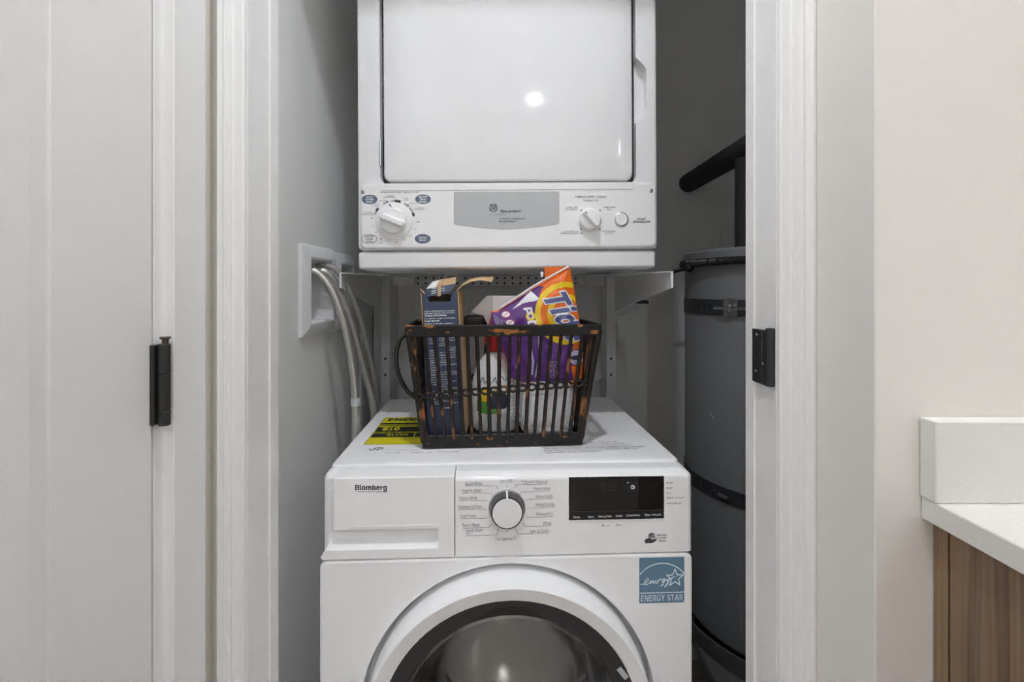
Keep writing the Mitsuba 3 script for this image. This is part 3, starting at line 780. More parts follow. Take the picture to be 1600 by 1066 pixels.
part(gl, 'yellow_lettering', WT.mesh([lid_text('$10', *G(0.07, 0.46), 0.036, (gy1 - gy0) * 0.115, weight=900), lid_text('84 kWh', *G(0.16, 0.265), 0.042, (gy1 - gy0) * 0.07, weight=800), lid_text('$9', *G(0.78, 0.265), 0.02, (gy1 - gy0) * 0.07, weight=800)], 0.0011), 'guide_yellow')
nt = []
p0 = t2(578, 703.5)
nt.append(LineString(spline([(*t2(578, 702), 0), (*t2(580, 704), 0), (*t2(584, 702.5), 0), (*t2(588, 700), 0), (*t2(596, 700), 0), (*t2(597.5, 701.5), 0), (*t2(590, 703), 0)], 30)[:, :2]).buffer(0.0016, quad_segs=2))
nt.append(WT.line([(582, 704), (586, 701), (590, 704), (592, 701)], 0.002))
for s, a_, y, b_, h in (('HIGH EFFICIENCY', 600, 708.8, 614, 0.0035), ('HE', 616.5, 708.8, 624, 0.0055), ('Laveuse haute efficacite', 643, 708.2, 665.5, 0.0035), ('HE', 668, 708.2, 675, 0.0055), ('Lavadora alta eficiencia', 684, 707.4, 706, 0.0035), ('HE', 708, 707.2, 717, 0.0055),
                        ('UL 2157 household washing equipment', 600, 703.6, 655, 0.003)):
    nt.append(WT.text(s, (a_, y), (b_, y - 0.2), h, weight=600))
part(w, 'approval_marks', WT.mesh(nt, 0.0004), 'ink_grey')
wn = []
for s, a_, y, b_, yb, h, wt in (('WARNING: This product may be', 845, 695.0, 968, 690.8, 0.0062, 500), ('expose you to chemicals including nickel, which is', 846, 697.6, 976, 693.8, 0.0062, 500), ('known to the State of California to cause cancer.', 848, 700.4, 987, 696.4, 0.0062, 500),
                                ('For more information go to www.P65Warnings.ca.gov', 850.5, 702.6, 1008, 698.6, 0.0070, 700), ('Note: Nickel is a component in all stainless steel and', 851.5, 705.6, 997, 701.6, 0.0062, 500), ('some other metal components.', 853.5, 708.8, 940, 706.2, 0.0062, 500)):
    wn.append(WT.text(s, (a_, y), (b_, yb), h, weight=wt, size=28))
part(w, 'warning_lettering', WT.mesh(wn, 0.0004), 'ink_grey')

# ------------------------------------------------------------------ dryer
DY = 1.058
ROLL = 0.0055
DXM = np.eye(4)
dxc = np.array([(792 - CX) / F * DY, DY, CZ + 0.4])
DF = Plane([dxc[0], DY, dxc[2]], [math.cos(ROLL), 0, math.sin(ROLL)], [-math.sin(ROLL), 0, math.cos(ROLL)])
DMm = np.eye(4)
DMm[:3, 0], DMm[:3, 1], DMm[:3, 2], DMm[:3, 3] = DF.ex, [0, 1, 0], DF.ey, DF.o
def Dr(m):
    """Local x right, y depth, z up, about the middle of the dryer's front."""
    return put(m, DMm)
def Fr(m, y=0.0):
    return put(m, DMm @ frame([0, y, 0], [1, 0, 0], [0, 0, 1]))
q = lambda px, py: DF.uv(px, py)
dry = thing('clothes_dryer', 'white compact clothes dryer with two dials, mounted on brackets above the washing machine', 'dryer')
HD = 0.3015
zb, zkick, zpan = q(800, 421)[1], q(800, 392.5)[1], q(800, 390.0)[1]
ztop = zb + 0.845
part(dry, 'cabinet', Dr(box(-HD + 0.001, HD - 0.001, 0.030, 0.546, zb + 0.001, ztop, 0.004)), 'enamel')
# front frame with the door opening and the grip pocket
dl_, dr_, db_ = q(596.5, 150)[0], q(990.5, 150)[0], q(800, 285.0)[1]
dt_ = db_ + 0.515
gap = 0.0060
gz1, gz0 = q(1000, 92)[1], q(1000, 192)[1]
gx = q(1010.5, 150)[0]
def opening():
    ring = []
    w_, h_ = dr_ - dl_ + 0.002, dt_ - db_
    o = rrect(w_ + gap, h_ + gap, 0.017, 6) + [(dl_ + dr_) / 2, (db_ + dt_) / 2]
    g = Polygon(o)
    pk = Polygon([(dr_ - 0.03, gz1), (dr_ + 0.006, gz1 + 0.002), (gx - 0.006, gz1 - 0.012), (gx, gz1 - 0.020), (gx, gz0 + 0.028), (gx - 0.004, gz0 + 0.020), (dr_ + 0.004, gz0 + 0.002), (dr_ - 0.03, gz0)])
    u_ = g.union(pk).buffer(-0.004, quad_segs=4).buffer(0.004, quad_segs=4).buffer(0.003, quad_segs=3).buffer(-0.003, quad_segs=3)
    return np.array(u_.exterior.coords[:-1])
op = opening()
fz0, fz1 = zpan, ztop
fr = plate(lambda i: rrect(2 * HD - 2 * i, fz1 - fz0 - 2 * i, 0.008, 4) + [0, (fz0 + fz1) / 2], 0.030, 0.005, [op])
part(dry, 'front_frame', Fr(fr, 0.030), 'enamel', smooth=30)
part(dry, 'door_well', Fr(box(dl_ - 0.02, gx + 0.012, db_ - 0.02, dt_ + 0.02, 0, 0.002), 0.0285), 'enamel_satin')
part(dry, 'door_gap', Fr(plate(rrect(dr_ - dl_ + 0.012, dt_ - db_ + 0.012, 0.018, 5) + [(dl_ + dr_) / 2 - 0.0005, (db_ + dt_) / 2], 0.002, 0, []), 0.0262), 'gap_dark')
ddw, ddh, ddc = dr_ - dl_ - gap, dt_ - db_ - gap, np.array([(dl_ + dr_) / 2, (db_ + dt_) / 2])
rings = []
for ins, d in ((0, -0.023), (0, -0.004), (0.0008, -0.001), (0.003, 0.0012), (0.012, 0.0026), (0.03, 0.0042), (0.06, 0.0060), (0.10, 0.0074), (0.15, 0.0082), (0.19, 0.0085)):
    rings.append(lift(rrect(ddw - 2 * ins, ddh - 2 * ins, max(0.0145 - ins * 0.25, 0.002) if ins < 0.05 else 0.006, 8) + ddc, d))
dd = part(dry, 'door', Fr(loft(rings, True, True)), 'enamel', smooth=30, label='white dryer door panel with a notch for the hand')
for px, y0_, y1_ in ((594.3, 219, 260), (594.3, -170, -130)):
    a_, b_ = q(px, y0_), q(px, y1_)
    h_ = part(dd, 'hinge', Fr(box(a_[0] - 0.0025, a_[0] + 0.0022, b_[1], a_[1], -0.004, 0.0018, 0.0006)), 'zinc', label='bright steel piano hinge')
    for k in range(7):
        zc_ = b_[1] + (a_[1] - b_[1]) * (k + 0.5) / 7
        part(h_, 'knuckle', Fr(put(lathe([(0.0001, -0.0033), (0.0022, -0.0033), (0.0022, 0.0033), (0.0001, 0.0033)], 12), frame([a_[0], zc_, 0.002], [1, 0, 0], [0, 0, -1]))), 'chrome', smooth=40)
gp = part(dry, 'grip_pocket', Fr(put(plate(np.array([(dr_ - 0.012, gz1 - 0.004), (dr_ - 0.012, gz0 + 0.004), (gx - 0.002, gz0 + 0.026), (gx - 0.002, gz1 - 0.018)])[::-1], 0.0015), np.eye(4)), 0.0275), 'enamel')
# control panel
pb, pt = q(800, 387.5)[1], q(800, 288.0)[1]
pl_, pr_ = q(565.0, 340)[0], q(1024, 340)[0]
pm = plate(lambda i: rrect(pr_ - pl_ - 2 * i, pt - pb - 2 * i, 0.0105, 6) + [(pl_ + pr_) / 2, (pt + pb) / 2], 0.0065, 0.003)
dcp = part(dry, 'control_panel', Fr(pm), 'plastic_white', smooth=30)
DP = Plane(DF.o - np.array([0, 0.0065, 0]), DF.ex, DF.ey)
v = lambda px, py: DP.uv(px, py)
part(dcp, 'raised_strip', Fr(box(v(594, 290)[0], v(990, 290)[0], v(800, 297.3)[1], pt + 0.0015, 0.0, 0.0082, 0.001)), 'plastic_white')
for px in (567.3, 1017.2):
    c = v(px, 300 if px < 700 else 298)
    part(dcp, 'screw', Fr(put(lathe([(0.0042, 0.006), (0.0040, 0.0076), (0.0018, 0.0082), (0.0012, 0.0074), (0.0001, 0.0074)], 16), T_(c[0], c[1], 0))), 'zinc', smooth=40)
badge = [(709, 351)] + [(709 + 165 * t_, 351.3 + 7.6 * math.sin(math.pi * t_) - 0.6 * t_) for t_ in np.linspace(0.03, 0.97, 16)] + [(874, 350), (874, 299.3), (709, 299.8)]
bg = DP.poly(badge).buffer(-0.004).buffer(0.004, quad_segs=5)
part(dcp, 'badge', DP.mesh(bg, 0.0, 0.0006), 'panel_grey', label='grey badge with a curved lower edge')
bl = [DP.text('Spacemaker', (781.5, 332.2), (814.5, 332.2), 0.0058, weight=750, slant=0.22), DP.text('4 Cycles-Automatic', (779.5, 343.2), (821.5, 343), 0.0036, weight=650, slant=0.22), DP.text('Automatique', (779.5, 347.4), (806.5, 347.3), 0.0036, weight=650, slant=0.22), DP.line([(764, 335.8), (789, 335.6)], 0.0004)]
mc = v(770.8, 325)
M0 = Point(*mc)
mono = [M0.buffer(0.0080).difference(M0.buffer(0.0068))]
for k in range(4):
    mono.append(affinity.rotate(affinity.scale(Point(mc[0], mc[1] + 0.0072).buffer(0.0018), 1.6, 0.7), 45 + 90 * k, origin=tuple(mc)))
ge = letters('GE', weight=500, slant=0.25)
bb = ge.bounds
mono.append(affinity.translate(affinity.scale(ge, 0.0098 / (bb[2] - bb[0]), 0.0072, origin=(bb[0], 0)), mc[0] - 0.0050 - bb[0], mc[1] - 0.0036))
mono.append(LineString(spline([(mc[0] - .005, mc[1] - .002, 0), (mc[0] - .002, mc[1] + .005, 0), (mc[0] + .001, mc[1] - .004, 0), (mc[0] + .004, mc[1] + .004, 0), (mc[0] + .005, mc[1] - .002, 0)], 30)[:, :2]).buffer(0.0004, quad_segs=2))
part(dcp, 'badge_lettering', DP.mesh(bl + mono, 0.0010), 'ink_dark', label='dark monogram and lettering on the badge')
# left dial
c1, c2 = v(615.8, 346.0), v(921.5, 343.5)
def dial(c, r0, r1, h, ang, ww, key):
    """A turned skirt, a round grip and the blade across it."""
    f = lambda m: Fr(put(m, T_(c[0], c[1], 0.0065)))
    kk = part(dry, 'dial', f(lathe([(r0, 0), (r0, 0.003), (r0 - 0.0015, 0.0045), (r1 + 0.002, 0.006), (r1 + 0.0005, 0.0075)], 64)), 'plastic_white', smooth=35, label=key)
    part(kk, 'grip', f(lathe([(r1 + 0.0008, 0.004), (r1, 0.010), (r1 - 0.001, 0.0125), (r1 - 0.0035, 0.014), (0.0001, 0.0148)], 48)), 'plastic_white', smooth=35)
    rings = []
    for z, s, wd in ((0.010, 1.0, 1.7), (0.016, 1.0, 1.15), (h - 0.002, 0.97, 0.85), (h, 0.93, 0.55)):
        rings.append(lift(rrect(2 * r1 * s, ww * wd, ww * wd * 0.35, 4), z))
    part(kk, 'blade', f(put(loft(rings, False, True), trimesh.transformations.rotation_matrix(ang, [0, 0, 1]))), 'plastic_white', smooth=35)
    return kk, f
k1, f1 = dial(c1, 0.0368, 0.0255, 0.026, math.radians(-22), 0.013, 'large white dial with a blade grip turned slightly to the left')
part(k1, 'pointer', f1(put(box(-0.0305, -0.0245, -0.0008, 0.0008, 0.0062, 0.0075), trimesh.transformations.rotation_matrix(math.radians(-48), [0, 0, 1]) @ T_(0.0, 0.0165, 0) )), 'ink_dark')
k2, f2 = dial(c2, 0.0228, 0.0205, 0.025, math.radians(-46), 0.0105, 'smaller white dial with a blade grip pointing to the upper left')
part(k2, 'pointer', f2(put(box(-0.0175, -0.0120, -0.0007, 0.0007, 0.0249, 0.0256), trimesh.transformations.rotation_matrix(math.radians(-46), [0, 0, 1]))), 'ink_dark')
cb = v(970.6, 343.3)
bt = part(dry, 'start_button', Fr(put(lathe([(0.0142, 0.0062), (0.0142, 0.0085), (0.0130, 0.0092), (0.0122, 0.0085)], 48), T_(*cb, 0))), 'chrome', smooth=35, label='round white start button in a bright ring')
part(bt, 'cap', Fr(put(lathe([(0.0121, 0.006), (0.0121, 0.0098), (0.0112, 0.0106), (0.0001, 0.0098)], 48), T_(*cb, 0))), 'plastic_white', smooth=35)
# lettering on the panel
tx = []
for s, a_, y, b_, h, wt in (('FABRIC CARE / TISSU', 899, 309.6, 946.5, 0.0044, 600), ('TEMPERATURE', 911, 314.8, 935, 0.0030, 600), ('COTTONS  HIGH', 883, 325.2, 903, 0.0026, 600), ('COTONS  MAX', 884, 328.4, 902.5, 0.0026, 600), ('PERM. PRESS', 944, 325.2, 962, 0.0026, 600), ('MED.', 948.5, 328.4, 955, 0.0026, 600),
                            ('DELICATES  LOW', 882, 362.8, 904, 0.0026, 600), ('DELICATS/TRICOTS  BAS', 876, 366, 911, 0.0026, 600), ('FLUFF  NO HEAT', 941, 362.6, 962, 0.0026, 600), ('AIR FROID', 945.5, 365.8, 958, 0.0026, 600),
                            ('AUTOMATIQUE SELECTION ET DUREE DE SECHAGE', 594, 302.0, 654, 0.0024, 600), ('MOINS SEC', 592.5, 314.0, 603, 0.0018, 600), ('PLUS SEC', 640.5, 318.8, 651.5, 0.0018, 600),
                            ('COOL DOWN', 603, 306.9, 615.5, 0.0020, 500), ('REFROIDISSEMENT', 599.5, 309.2, 618.5, 0.0020, 500), ('COOL DOWN', 569, 333.2, 582, 0.0020, 500), ('REFROIDISSEMENT', 566, 336.2, 585, 0.0020, 500), ('COOL DOWN', 650, 325.6, 662.5, 0.0020, 500), ('REFROIDISSEMENT', 647, 328.2, 666, 0.0020, 500),
                            ('EXTRA', 631, 310.8, 637.5, 0.0018, 500), ('AIR SEC', 630.5, 313.4, 638, 0.0018, 500), ('EXTRA', 586, 320.4, 592, 0.0018, 500), ('AIR SEC', 585.5, 323, 593, 0.0018, 500), ('ARRET/OFF', 588.5, 380.4, 598, 0.0018, 500),
                            ('70', 580, 341.8, 582.8, 0.0022, 600), ('60', 580.8, 353.4, 583.8, 0.0024, 600), ('50', 586, 364.2, 589, 0.0024, 600), ('40', 605.2, 378.2, 608.2, 0.0024, 600), ('30', 617.6, 379, 620.8, 0.0024, 600), ('20', 630.4, 376, 633.2, 0.0022, 600), ('15', 640, 369.4, 643.2, 0.0024, 600), ('10', 647.2, 359.6, 650.4, 0.0024, 600), ('100', 650.6, 347.8, 655.4, 0.0022, 600)):
    tx.append(DP.text(s, (a_, y), (b_, y - (b_ - a_) * 0.006), h, weight=wt, size=32))
for px, py in ((908, 329), (937.5, 329), (907.7, 358), (937.2, 358), (605, 315.4), (637.2, 320.6), (595.3, 373.2)):
    tx.append(Point(*v(px, py)).buffer(0.0015, 3))
def ring_seg(c, r0, r1, a0, a1):
    a = np.radians(np.linspace(a0, a1, 12))
    return Polygon([(c[0] + r1 * math.cos(t_), c[1] + r1 * math.sin(t_)) for t_ in a] + [(c[0] + r0 * math.cos(t_), c[1] + r0 * math.sin(t_)) for t_ in a[::-1]])
for a0, a1 in ((71, 88), (14, 24), (140, 150)):
    tx.append(ring_seg(c1, 0.0385, 0.0435, a0, a1))
part(dcp, 'lettering', DP.mesh(tx, 0.0004), 'ink_dark')
tx = [ring_seg(c1, 0.0388, 0.0432, a0, a1) for a0, a1 in ((89, 99), (25, 41), (44, 60), (105, 122), (151, 160))]
part(dcp, 'pale_scale', DP.mesh(tx, 0.0003), 'ink_soft')
part(dcp, 'start_lettering', DP.mesh([DP.text('START', (996, 344.2), (1009, 344.1), 0.0042, weight=800), DP.text('DÉMARRAGE', (989, 348.6), (1016, 348.4), 0.0042, weight=800)], 0.0004), 'ink_green', label='dark green start lettering')
for px, py, ls, solid in ((577.6, 311.8, ('AUTO', 'COTTONS', 'COTONS'), 1), (661.0, 311.5, ('AUTO PERM', 'PRESS', 'INFROISS.'), 1), (577.2, 373.5, ('QUICK DRY', 'SECHAGE', 'RAPIDE'), 0), (660.5, 373.3, ('TIMED DRY', 'MINUTE'), 1)):
    e = affinity.scale(Point(*v(px, py)).buffer(1, 24), 0.0158, 0.0094)
    o_ = part(dcp, 'cycle_oval', DP.mesh(e if solid else e.difference(e.buffer(-0.0011)), 0.0004), 'oval_blue', label='solid blue grey oval' if solid else 'oval outline with dark words')
    g_ = []
    for k, s in enumerate(ls):
        wd = (6.5 if len(s) > 6 else 5.0) * (1.05 if len(ls) == 2 else 1)
        y = py + (k - (len(ls) - 1) / 2) * 4.0 + 1.5
        g_.append(DP.text(s, (px - wd, y), (px + wd, y - 0.1), 0.0034, weight=800, size=32))
    add(numbered('clothes_dryer__control_panel__oval_lettering'), DP.mesh(g_, 0.0007), 'print_white' if solid else 'ink_grey')
# kick strip below the panel
kl, kr = q(559.3, 405)[0], q(1025, 405)[0]
ks = hull([(kl + 0.006, 0.007, zb + 0.008), (kr - 0.006, 0.007, zb + 0.008), (kl + 0.006, 0.03, zb + 0.008), (kr - 0.006, 0.03, zb + 0.008), (kl + 0.006, 0.007, zkick - 0.006), (kr - 0.006, 0.007, zkick - 0.006), (kl + 0.006, 0.03, zkick - 0.006), (kr - 0.006, 0.03, zkick - 0.006)], 0.006, 20)
part(dry, 'base_strip', Dr(ks), 'enamel', smooth=35)

# ------------------------------------------------------------------ rack that carries the dryer
rk = thing('dryer_rack', 'grey white steel rack with uprights and gusset brackets holding up the dryer', 'rack')
ZB = CZ + 0.0335
for s, x0_, x1_ in ((-1, -0.374, -0.3485), (1, 0.270, 0.2956)):
    xin, xout = (x1_, x0_) if s < 0 else (x0_, x1_)
    up = part(rk, 'upright', cat(box(min(x0_, x1_), max(x0_, x1_), 1.500, 1.503, 0.002, ZB), box(xin, xin - 0.003 * (1 if xin > xout else -1), 1.500, 1.598, 0.002, ZB), box(xout, xout + 0.003 * (1 if xin > xout else -1), 1.500, 1.55, 0.002, ZB)), 'rack_white')
    xm = (x0_ + x1_) / 2
    for dz in (-0.202, -0.248, -0.40, -0.60):
        part(up, 'hole', put(cap(Polygon(circle(0.0034, 12)), 0), frame([xm, 1.4994, CZ + dz], [1, 0, 0], [0, 0, 1])), 'rack_hole')
    for dz in (-0.192, -0.232):
        part(up, 'hole', put(cap(Polygon(circle(0.0034, 12)), 0), frame([xin + s * -0.0006, 1.535, CZ + dz], [0, -s * -1, 0] if s < 0 else [0, -1, 0], [0, 0, 1])), 'rack_hole')
part(rk, 'wall_rail', box(-0.416, -0.385, 1.583, 1.598, 0.3, ZB - 0.09), 'rack_white')
# gusset brackets
def gusset(xr, xt, yt, s, key):
    tip, rear = np.array([xt, yt, ZB]), np.array([xr, 1.500, ZB])
    t_ = 0.0025
    d_ = np.array([0, 0, -1])
    P4 = [tip, rear, rear + d_ * 0.099, tip + d_ * 0.034]
    n = np.cross(rear - tip, d_)
    n /= np.linalg.norm(n)
    n *= t_ * (-s if n[0] * s > 0 else s) * -1 if False else t_
    if n[0] * s > 0:
        n = -n
    web = trimesh.convex.convex_hull(np.array([p for p in P4] + [p + n for p in P4]))
    inner = np.array([xr - s * 0.125, 1.500, ZB])
    fl = trimesh.convex.convex_hull(np.array([tip, rear, inner, tip - [0, 0, t_], rear - [0, 0, t_], inner - [0, 0, t_], tip - [s * 0.012, 0, 0], tip - [s * 0.012, 0, t_]]))
    g = part(rk, 'gusset', web, 'rack_white')
    part(g, 'flange', fl, 'rack_white')
    lip = bar(tip + [s * 0.0004, -0.0012, 0.0], tip + [s * 0.0004, -0.0012, -0.034], 0.003, 0.003, up=(0, 1, 0))
    part(g, 'front_lip', lip, 'plastic_white')
    for f_, z_ in ((0.35, 0.010),):
        p = tip + (rear - tip) * f_ + n * 1.0 - [s * 0.012, 0, 0.003]
        part(g, 'bolt', put(lathe([(0.0001, -0.005), (0.0035, -0.005), (0.004, -0.002), (0.004, 0.0005)], 12), T_(*p)), 'zinc', smooth=40)
gusset(-0.374, -0.3735, 1.145, -1, 'left')
gusset(0.2956, 0.3195, 1.050, 1, 'right')
part(rk, 'foot_tab', cat(box(0.322 - 0.012, 0.322 + 0.008, 1.27, 1.33, ZB - 0.072, ZB - 0.064)), 'rubber_black')
# perforated cross rail
xa, xb_, za, zb_ = -0.3485, 0.270, CZ + 0.006, CZ + 0.033
hl = []
railp = sbox(xa, za, xb_, zb_)
hx = np.arange(-0.30, 0.23, 0.0232)
rail_holes = [Point(x, z).buffer(0.0032, 3) for x in hx for z in (CZ + 0.0135, CZ + 0.0285)]
rail = cat(*[trimesh.creation.extrude_polygon(g_, 0.0025, engine='earcut') for g_ in [railp.difference(union_all(rail_holes))]])
cr = part(rk, 'cross_rail', put(rail, frame([0, 1.5495, 0], [1, 0, 0], [0, 0, 1])), 'rack_white', label='perforated steel cross rail')
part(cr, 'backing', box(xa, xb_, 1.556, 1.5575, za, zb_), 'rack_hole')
for px in (643, 908):
    p = unproject(px, 438, 1.53)
    part(rk, 'clip', box(p[0] - 0.009, p[0] + 0.009, 1.528, 1.532, p[2] - 0.012, p[2] + 0.020, 0.0008), 'rack_white')
    part(rk, 'screw', put(lathe([(0.0001, 0.004), (0.003, 0.0035), (0.004, 0.0)], 12), frame([p[0], 1.528, p[2]], [1, 0, 0], [0, 0, 1])), 'chrome', smooth=40)
for a_, b_ in (((-0.346, -0.255), (0.27, -0.86)), ((0.268, -0.255), (-0.346, -0.86))):
    part(rk, 'brace', bar([a_[0], 1.585 + (0.008 if a_[0] > 0 else 0), CZ + a_[1]], [b_[0], 1.585 + (0.008 if a_[0] > 0 else 0), CZ + b_[1]], 0.003, 0.028, up=(0, 0, 1)) , 'rack_white')

# ------------------------------------------------------------------ outlet boxes and hoses on the left closet wall
def outlet_box(y0, y1, z0, z1, label, lip=0.030):
    key = numbered('outlet_box')
    thing(key, label, 'outlet box')
    M = frame([-0.42, (y0 + y1) / 2, (z0 + z1) / 2], [0, 1, 0], [0, 0, 1])
    w_, h_ = y1 - y0, z1 - z0
    r = lambda i, d: lift(rrect(w_ - 2 * i, h_ - 2 * i, 0.0015, 2), d)
    part(key, 'frame', put(strips([r(0, 0), r(0, 0.004), r(0.002, 0.0065), r(lip - 0.012, 0.0150), r(lip - 0.004, 0.0155), r(lip, 0.013), r(lip, 0.006)]), M), 'plastic_outlet', smooth=20)
    part(key, 'box_back', put(loft([r(lip - 0.001, 0.0120), r(lip + 0.001, -0.040), r(lip + 0.002, -0.0405)], False, True), M), 'plastic_outlet')
    part(key, 'rib', put(box(-0.002, 0.002, -h_ / 2 + lip, h_ / 2 - lip, -0.0405, -0.038), M), 'panel_grey')
    return key, M
ob1, OM1 = outlet_box(*OUTLETS[0], 'white plastic washer outlet box where the braided hose leaves the closet wall')
ob2, OM2 = outlet_box(*OUTLETS[1], 'white plastic outlet box behind the hose outlet box, deeper in the closet')
for k, y in enumerate((1.094, 1.140)):
    part(ob1, 'valve', put(lathe([(0.0001, -0.001), (0.012, -0.001), (0.012, 0.006), (0.008, 0.007), (0.008, 0.018), (0.0095, 0.018), (0.0095, 0.027), (0.0001, 0.027)], 24), frame([-0.4585, y, CZ + 0.035], [0, 1, 0], [0, 0, 1])), 'gasket', smooth=40)
hose = [(-0.432, 1.094, CZ + 0.035), (-0.419, 1.095, CZ + 0.036)] + [tuple(unproject(*p)) for p in ((498, 428, 1.100), (515, 448, 1.108), (530, 481, 1.118), (543, 526, 1.128), (551.5, 575, 1.138), (555.5, 620, 1.145), (555.5, 685, 1.150))] + [(-0.350, 1.16, CZ - 0.45), (-0.354, 1.20, CZ - 0.62)]
thing('braided_hose', 'braided steel water hose nearest the doorway, curving down from the outlet box', 'hose')
part('braided_hose', 'sleeve', tube(spline(hose, 70), 0.0088, 16), 'braid', smooth=True)
sp_ = spline(hose, 200)
kk = int(np.argmin(np.abs(sp_[:, 2] - (CZ - 0.247))))
part('braided_hose', 'clamp', tube(sp_[kk - 2:kk + 3:2], 0.0106, 16), 'cable_pale', smooth=40, label='pale ferrule band')
hose2 = [(-0.432, 1.140, CZ + 0.035), (-0.417, 1.145, CZ + 0.037)] + [tuple(unproject(*p)) for p in ((511, 427, 1.150), (527, 446, 1.165), (544, 484, 1.190), (560, 537, 1.225), (573, 592, 1.260), (584, 645, 1.290))] + [(-0.343, 1.30, CZ - 0.45), (-0.345, 1.30, CZ - 0.62)]
thing('braided_hose_001', 'braided steel water hose further back, behind the one nearest the doorway', 'hose')
part('braided_hose_001', 'sleeve', tube(spline(hose2, 70), 0.0085, 16), 'braid', smooth=True)
hose3 = [(p[0] + 0.0125, p[1] + 0.012, p[2] + 0.010) for p in hose2[:-3]] + [(p[0] - 0.002, p[1] + 0.026, p[2]) for p in hose2[-3:]]
hose3[0], hose3[1] = (-0.432, 1.158, CZ + 0.047), (-0.415, 1.160, CZ + 0.049)
thing('drain_hose', 'thin grey hose along the right side of the two braided hoses', 'hose')
add('drain_hose', tube(spline(hose3, 60), 0.0062, 14), 'hose_grey', smooth=True)
thing('outlet_cable', 'pale looped cable coming out of the second outlet box', 'cable')
add('outlet_cable', tube(spline([(-0.4145, 1.28, CZ - 0.055), (-0.400, 1.282, CZ - 0.058), (-0.385, 1.29, CZ - 0.066), (-0.376, 1.30, CZ - 0.082), (-0.374, 1.31, CZ - 0.12), (-0.380, 1.32, CZ - 0.25), (-0.385, 1.34, CZ - 0.40)], 40), 0.0042, 12), 'cable_pale', smooth=True)

# ------------------------------------------------------------------ water heater
TX, TY, TR = 0.690, 1.300, 0.250
wh = thing('water_heater', 'dark grey water heater tank standing at the right side of the closet', 'water heater')
zt_ = CZ + 0.088
tm = lathe([(0.0001, 0.345), (TR - 0.008, 0.345), (TR, 0.355), (TR, zt_ - 0.026), (TR + 0.0035, zt_ - 0.024), (TR + 0.0035, zt_ - 0.004), (TR - 0.004, zt_ + 0.002), (TR - 0.05, zt_ + 0.006), (0.0001, zt_ + 0.008)], 96)
part(wh, 'tank', put(tm, T_(TX, TY, 0)), 'tank_grey', smooth=30)
def strap(z0, z1, a0, a1, n=60):
    a = np.radians(np.linspace(a0, a1, n))
    rings = [np.array([[TX + r * math.cos(t_), TY + r * math.sin(t_), z] for r, z in ((TR + 0.0002, z0), (TR + 0.0022, z0), (TR + 0.0022, z1), (TR + 0.0002, z1))]) for t_ in a]
    return loft(rings, True, True)
for zc0, zc1, angs, bk in ((CZ - 0.0625, CZ - 0.0265, (-168.5, -163.5, -158.5), -145), (CZ - 0.479, CZ - 0.446, (-171, -165.5, -160.5, -154.5), -149)):
    s_ = part(wh, 'strap', strap(zc0, zc1, 0, 360, 120), 'tank_strap', smooth=40, label='metal earthquake strap around the tank')
    zm = (zc0 + zc1) / 2
    for a in angs:
        a = math.radians(a)
        M = frame([TX + (TR + 0.0026) * math.cos(a), TY + (TR + 0.0026) * math.sin(a), zm], [-math.sin(a), math.cos(a), 0], [0, 0, 1])
        part(s_, 'slot', put(cap(Polygon(rrect(0.0042, 0.015, 0.0018, 3)), 0), M), 'rack_hole' if zc0 > CZ - 0.2 else 'zinc')
    a = math.radians(bk)
    M = frame([TX + (TR + 0.002) * math.cos(a), TY + (TR + 0.002) * math.sin(a), zm], [-math.sin(a), math.cos(a), 0], [0, 0, 1])
    if zc0 > CZ - 0.2:
        part(s_, 'buckle', put(cat(box(-0.014, 0.014, -0.020, 0.020, 0.0, 0.003, 0.0006), box(-0.016, -0.012, -0.020, 0.020, 0.0, 0.010)), M), 'zinc', label='bright steel buckle plate')
        part(s_, 'bolt', put(tube([(-0.036, 0, 0.012), (0.06, 0, 0.012)], 0.0036, 12), M), 'chrome', smooth=40)
        part(s_, 'nut', put(box(-0.008, 0.003, -0.007, 0.007, 0.005, 0.0185, 0.0015), M), 'chrome')
    else:
        part(s_, 'bolt', put(tube([(-0.012, 0, 0.006), (0.012, 0, 0.006)], 0.0045, 12), M), 'chrome', smooth=40)
part(wh, 'mark', put(box(-0.009, 0.009, -0.0012, 0.0012, 0, 0.0004), frame([TX + (TR + 0.0003) * math.cos(math.radians(-158)), TY + (TR + 0.0003) * math.sin(math.radians(-158)), CZ - 0.292], [0.375 * 0.8, -0.927 * 0.8, -0.6], [0.375 * 0.6, -0.927 * 0.6, 0.8])), 'panel_grey')
# corrugated conduit round the top edge
thing('conduit', 'black corrugated conduit wrapped around the top edge of the water heater', 'conduit')
aa = np.radians(np.linspace(-178, -60, 420))
cpth = np.array([[TX + (TR + 0.0135) * math.cos(t_), TY + (TR + 0.0135) * math.sin(t_), CZ + 0.0580 + 0.006 * i / 420] for i, t_ in enumerate(aa)])
part('conduit', 'pipe', tube(cpth, 0.0078 + 0.0013 * np.sin(np.arange(420) * 1.5), 12), 'cable_black', smooth=40)
part('conduit', 'end_fitting', hull([cpth[0] + [-0.002, 0.004, -0.002], cpth[0] + [0.0, -0.022, -0.008]], 0.0125, 16), 'cable_black', smooth=True)
kx = cpth[235]
part('conduit', 'clip', hull([kx + [0, 0.002, 0.012], kx + [0, -0.0, -0.010]], 0.0075, 12), 'cable_black', smooth=True)
thing('black_cable', 'short black cable running from behind the bracket to the water heater', 'cable')
add('black_cable', tube(spline([(0.318, 1.40, CZ + 0.008), (0.36, 1.42, CZ + 0.018), (0.400, 1.43, CZ + 0.030), (0.437, 1.425, CZ + 0.044), (0.47, 1.424, CZ + 0.052)], 24), 0.0048, 10), 'cable_black', smooth=True)
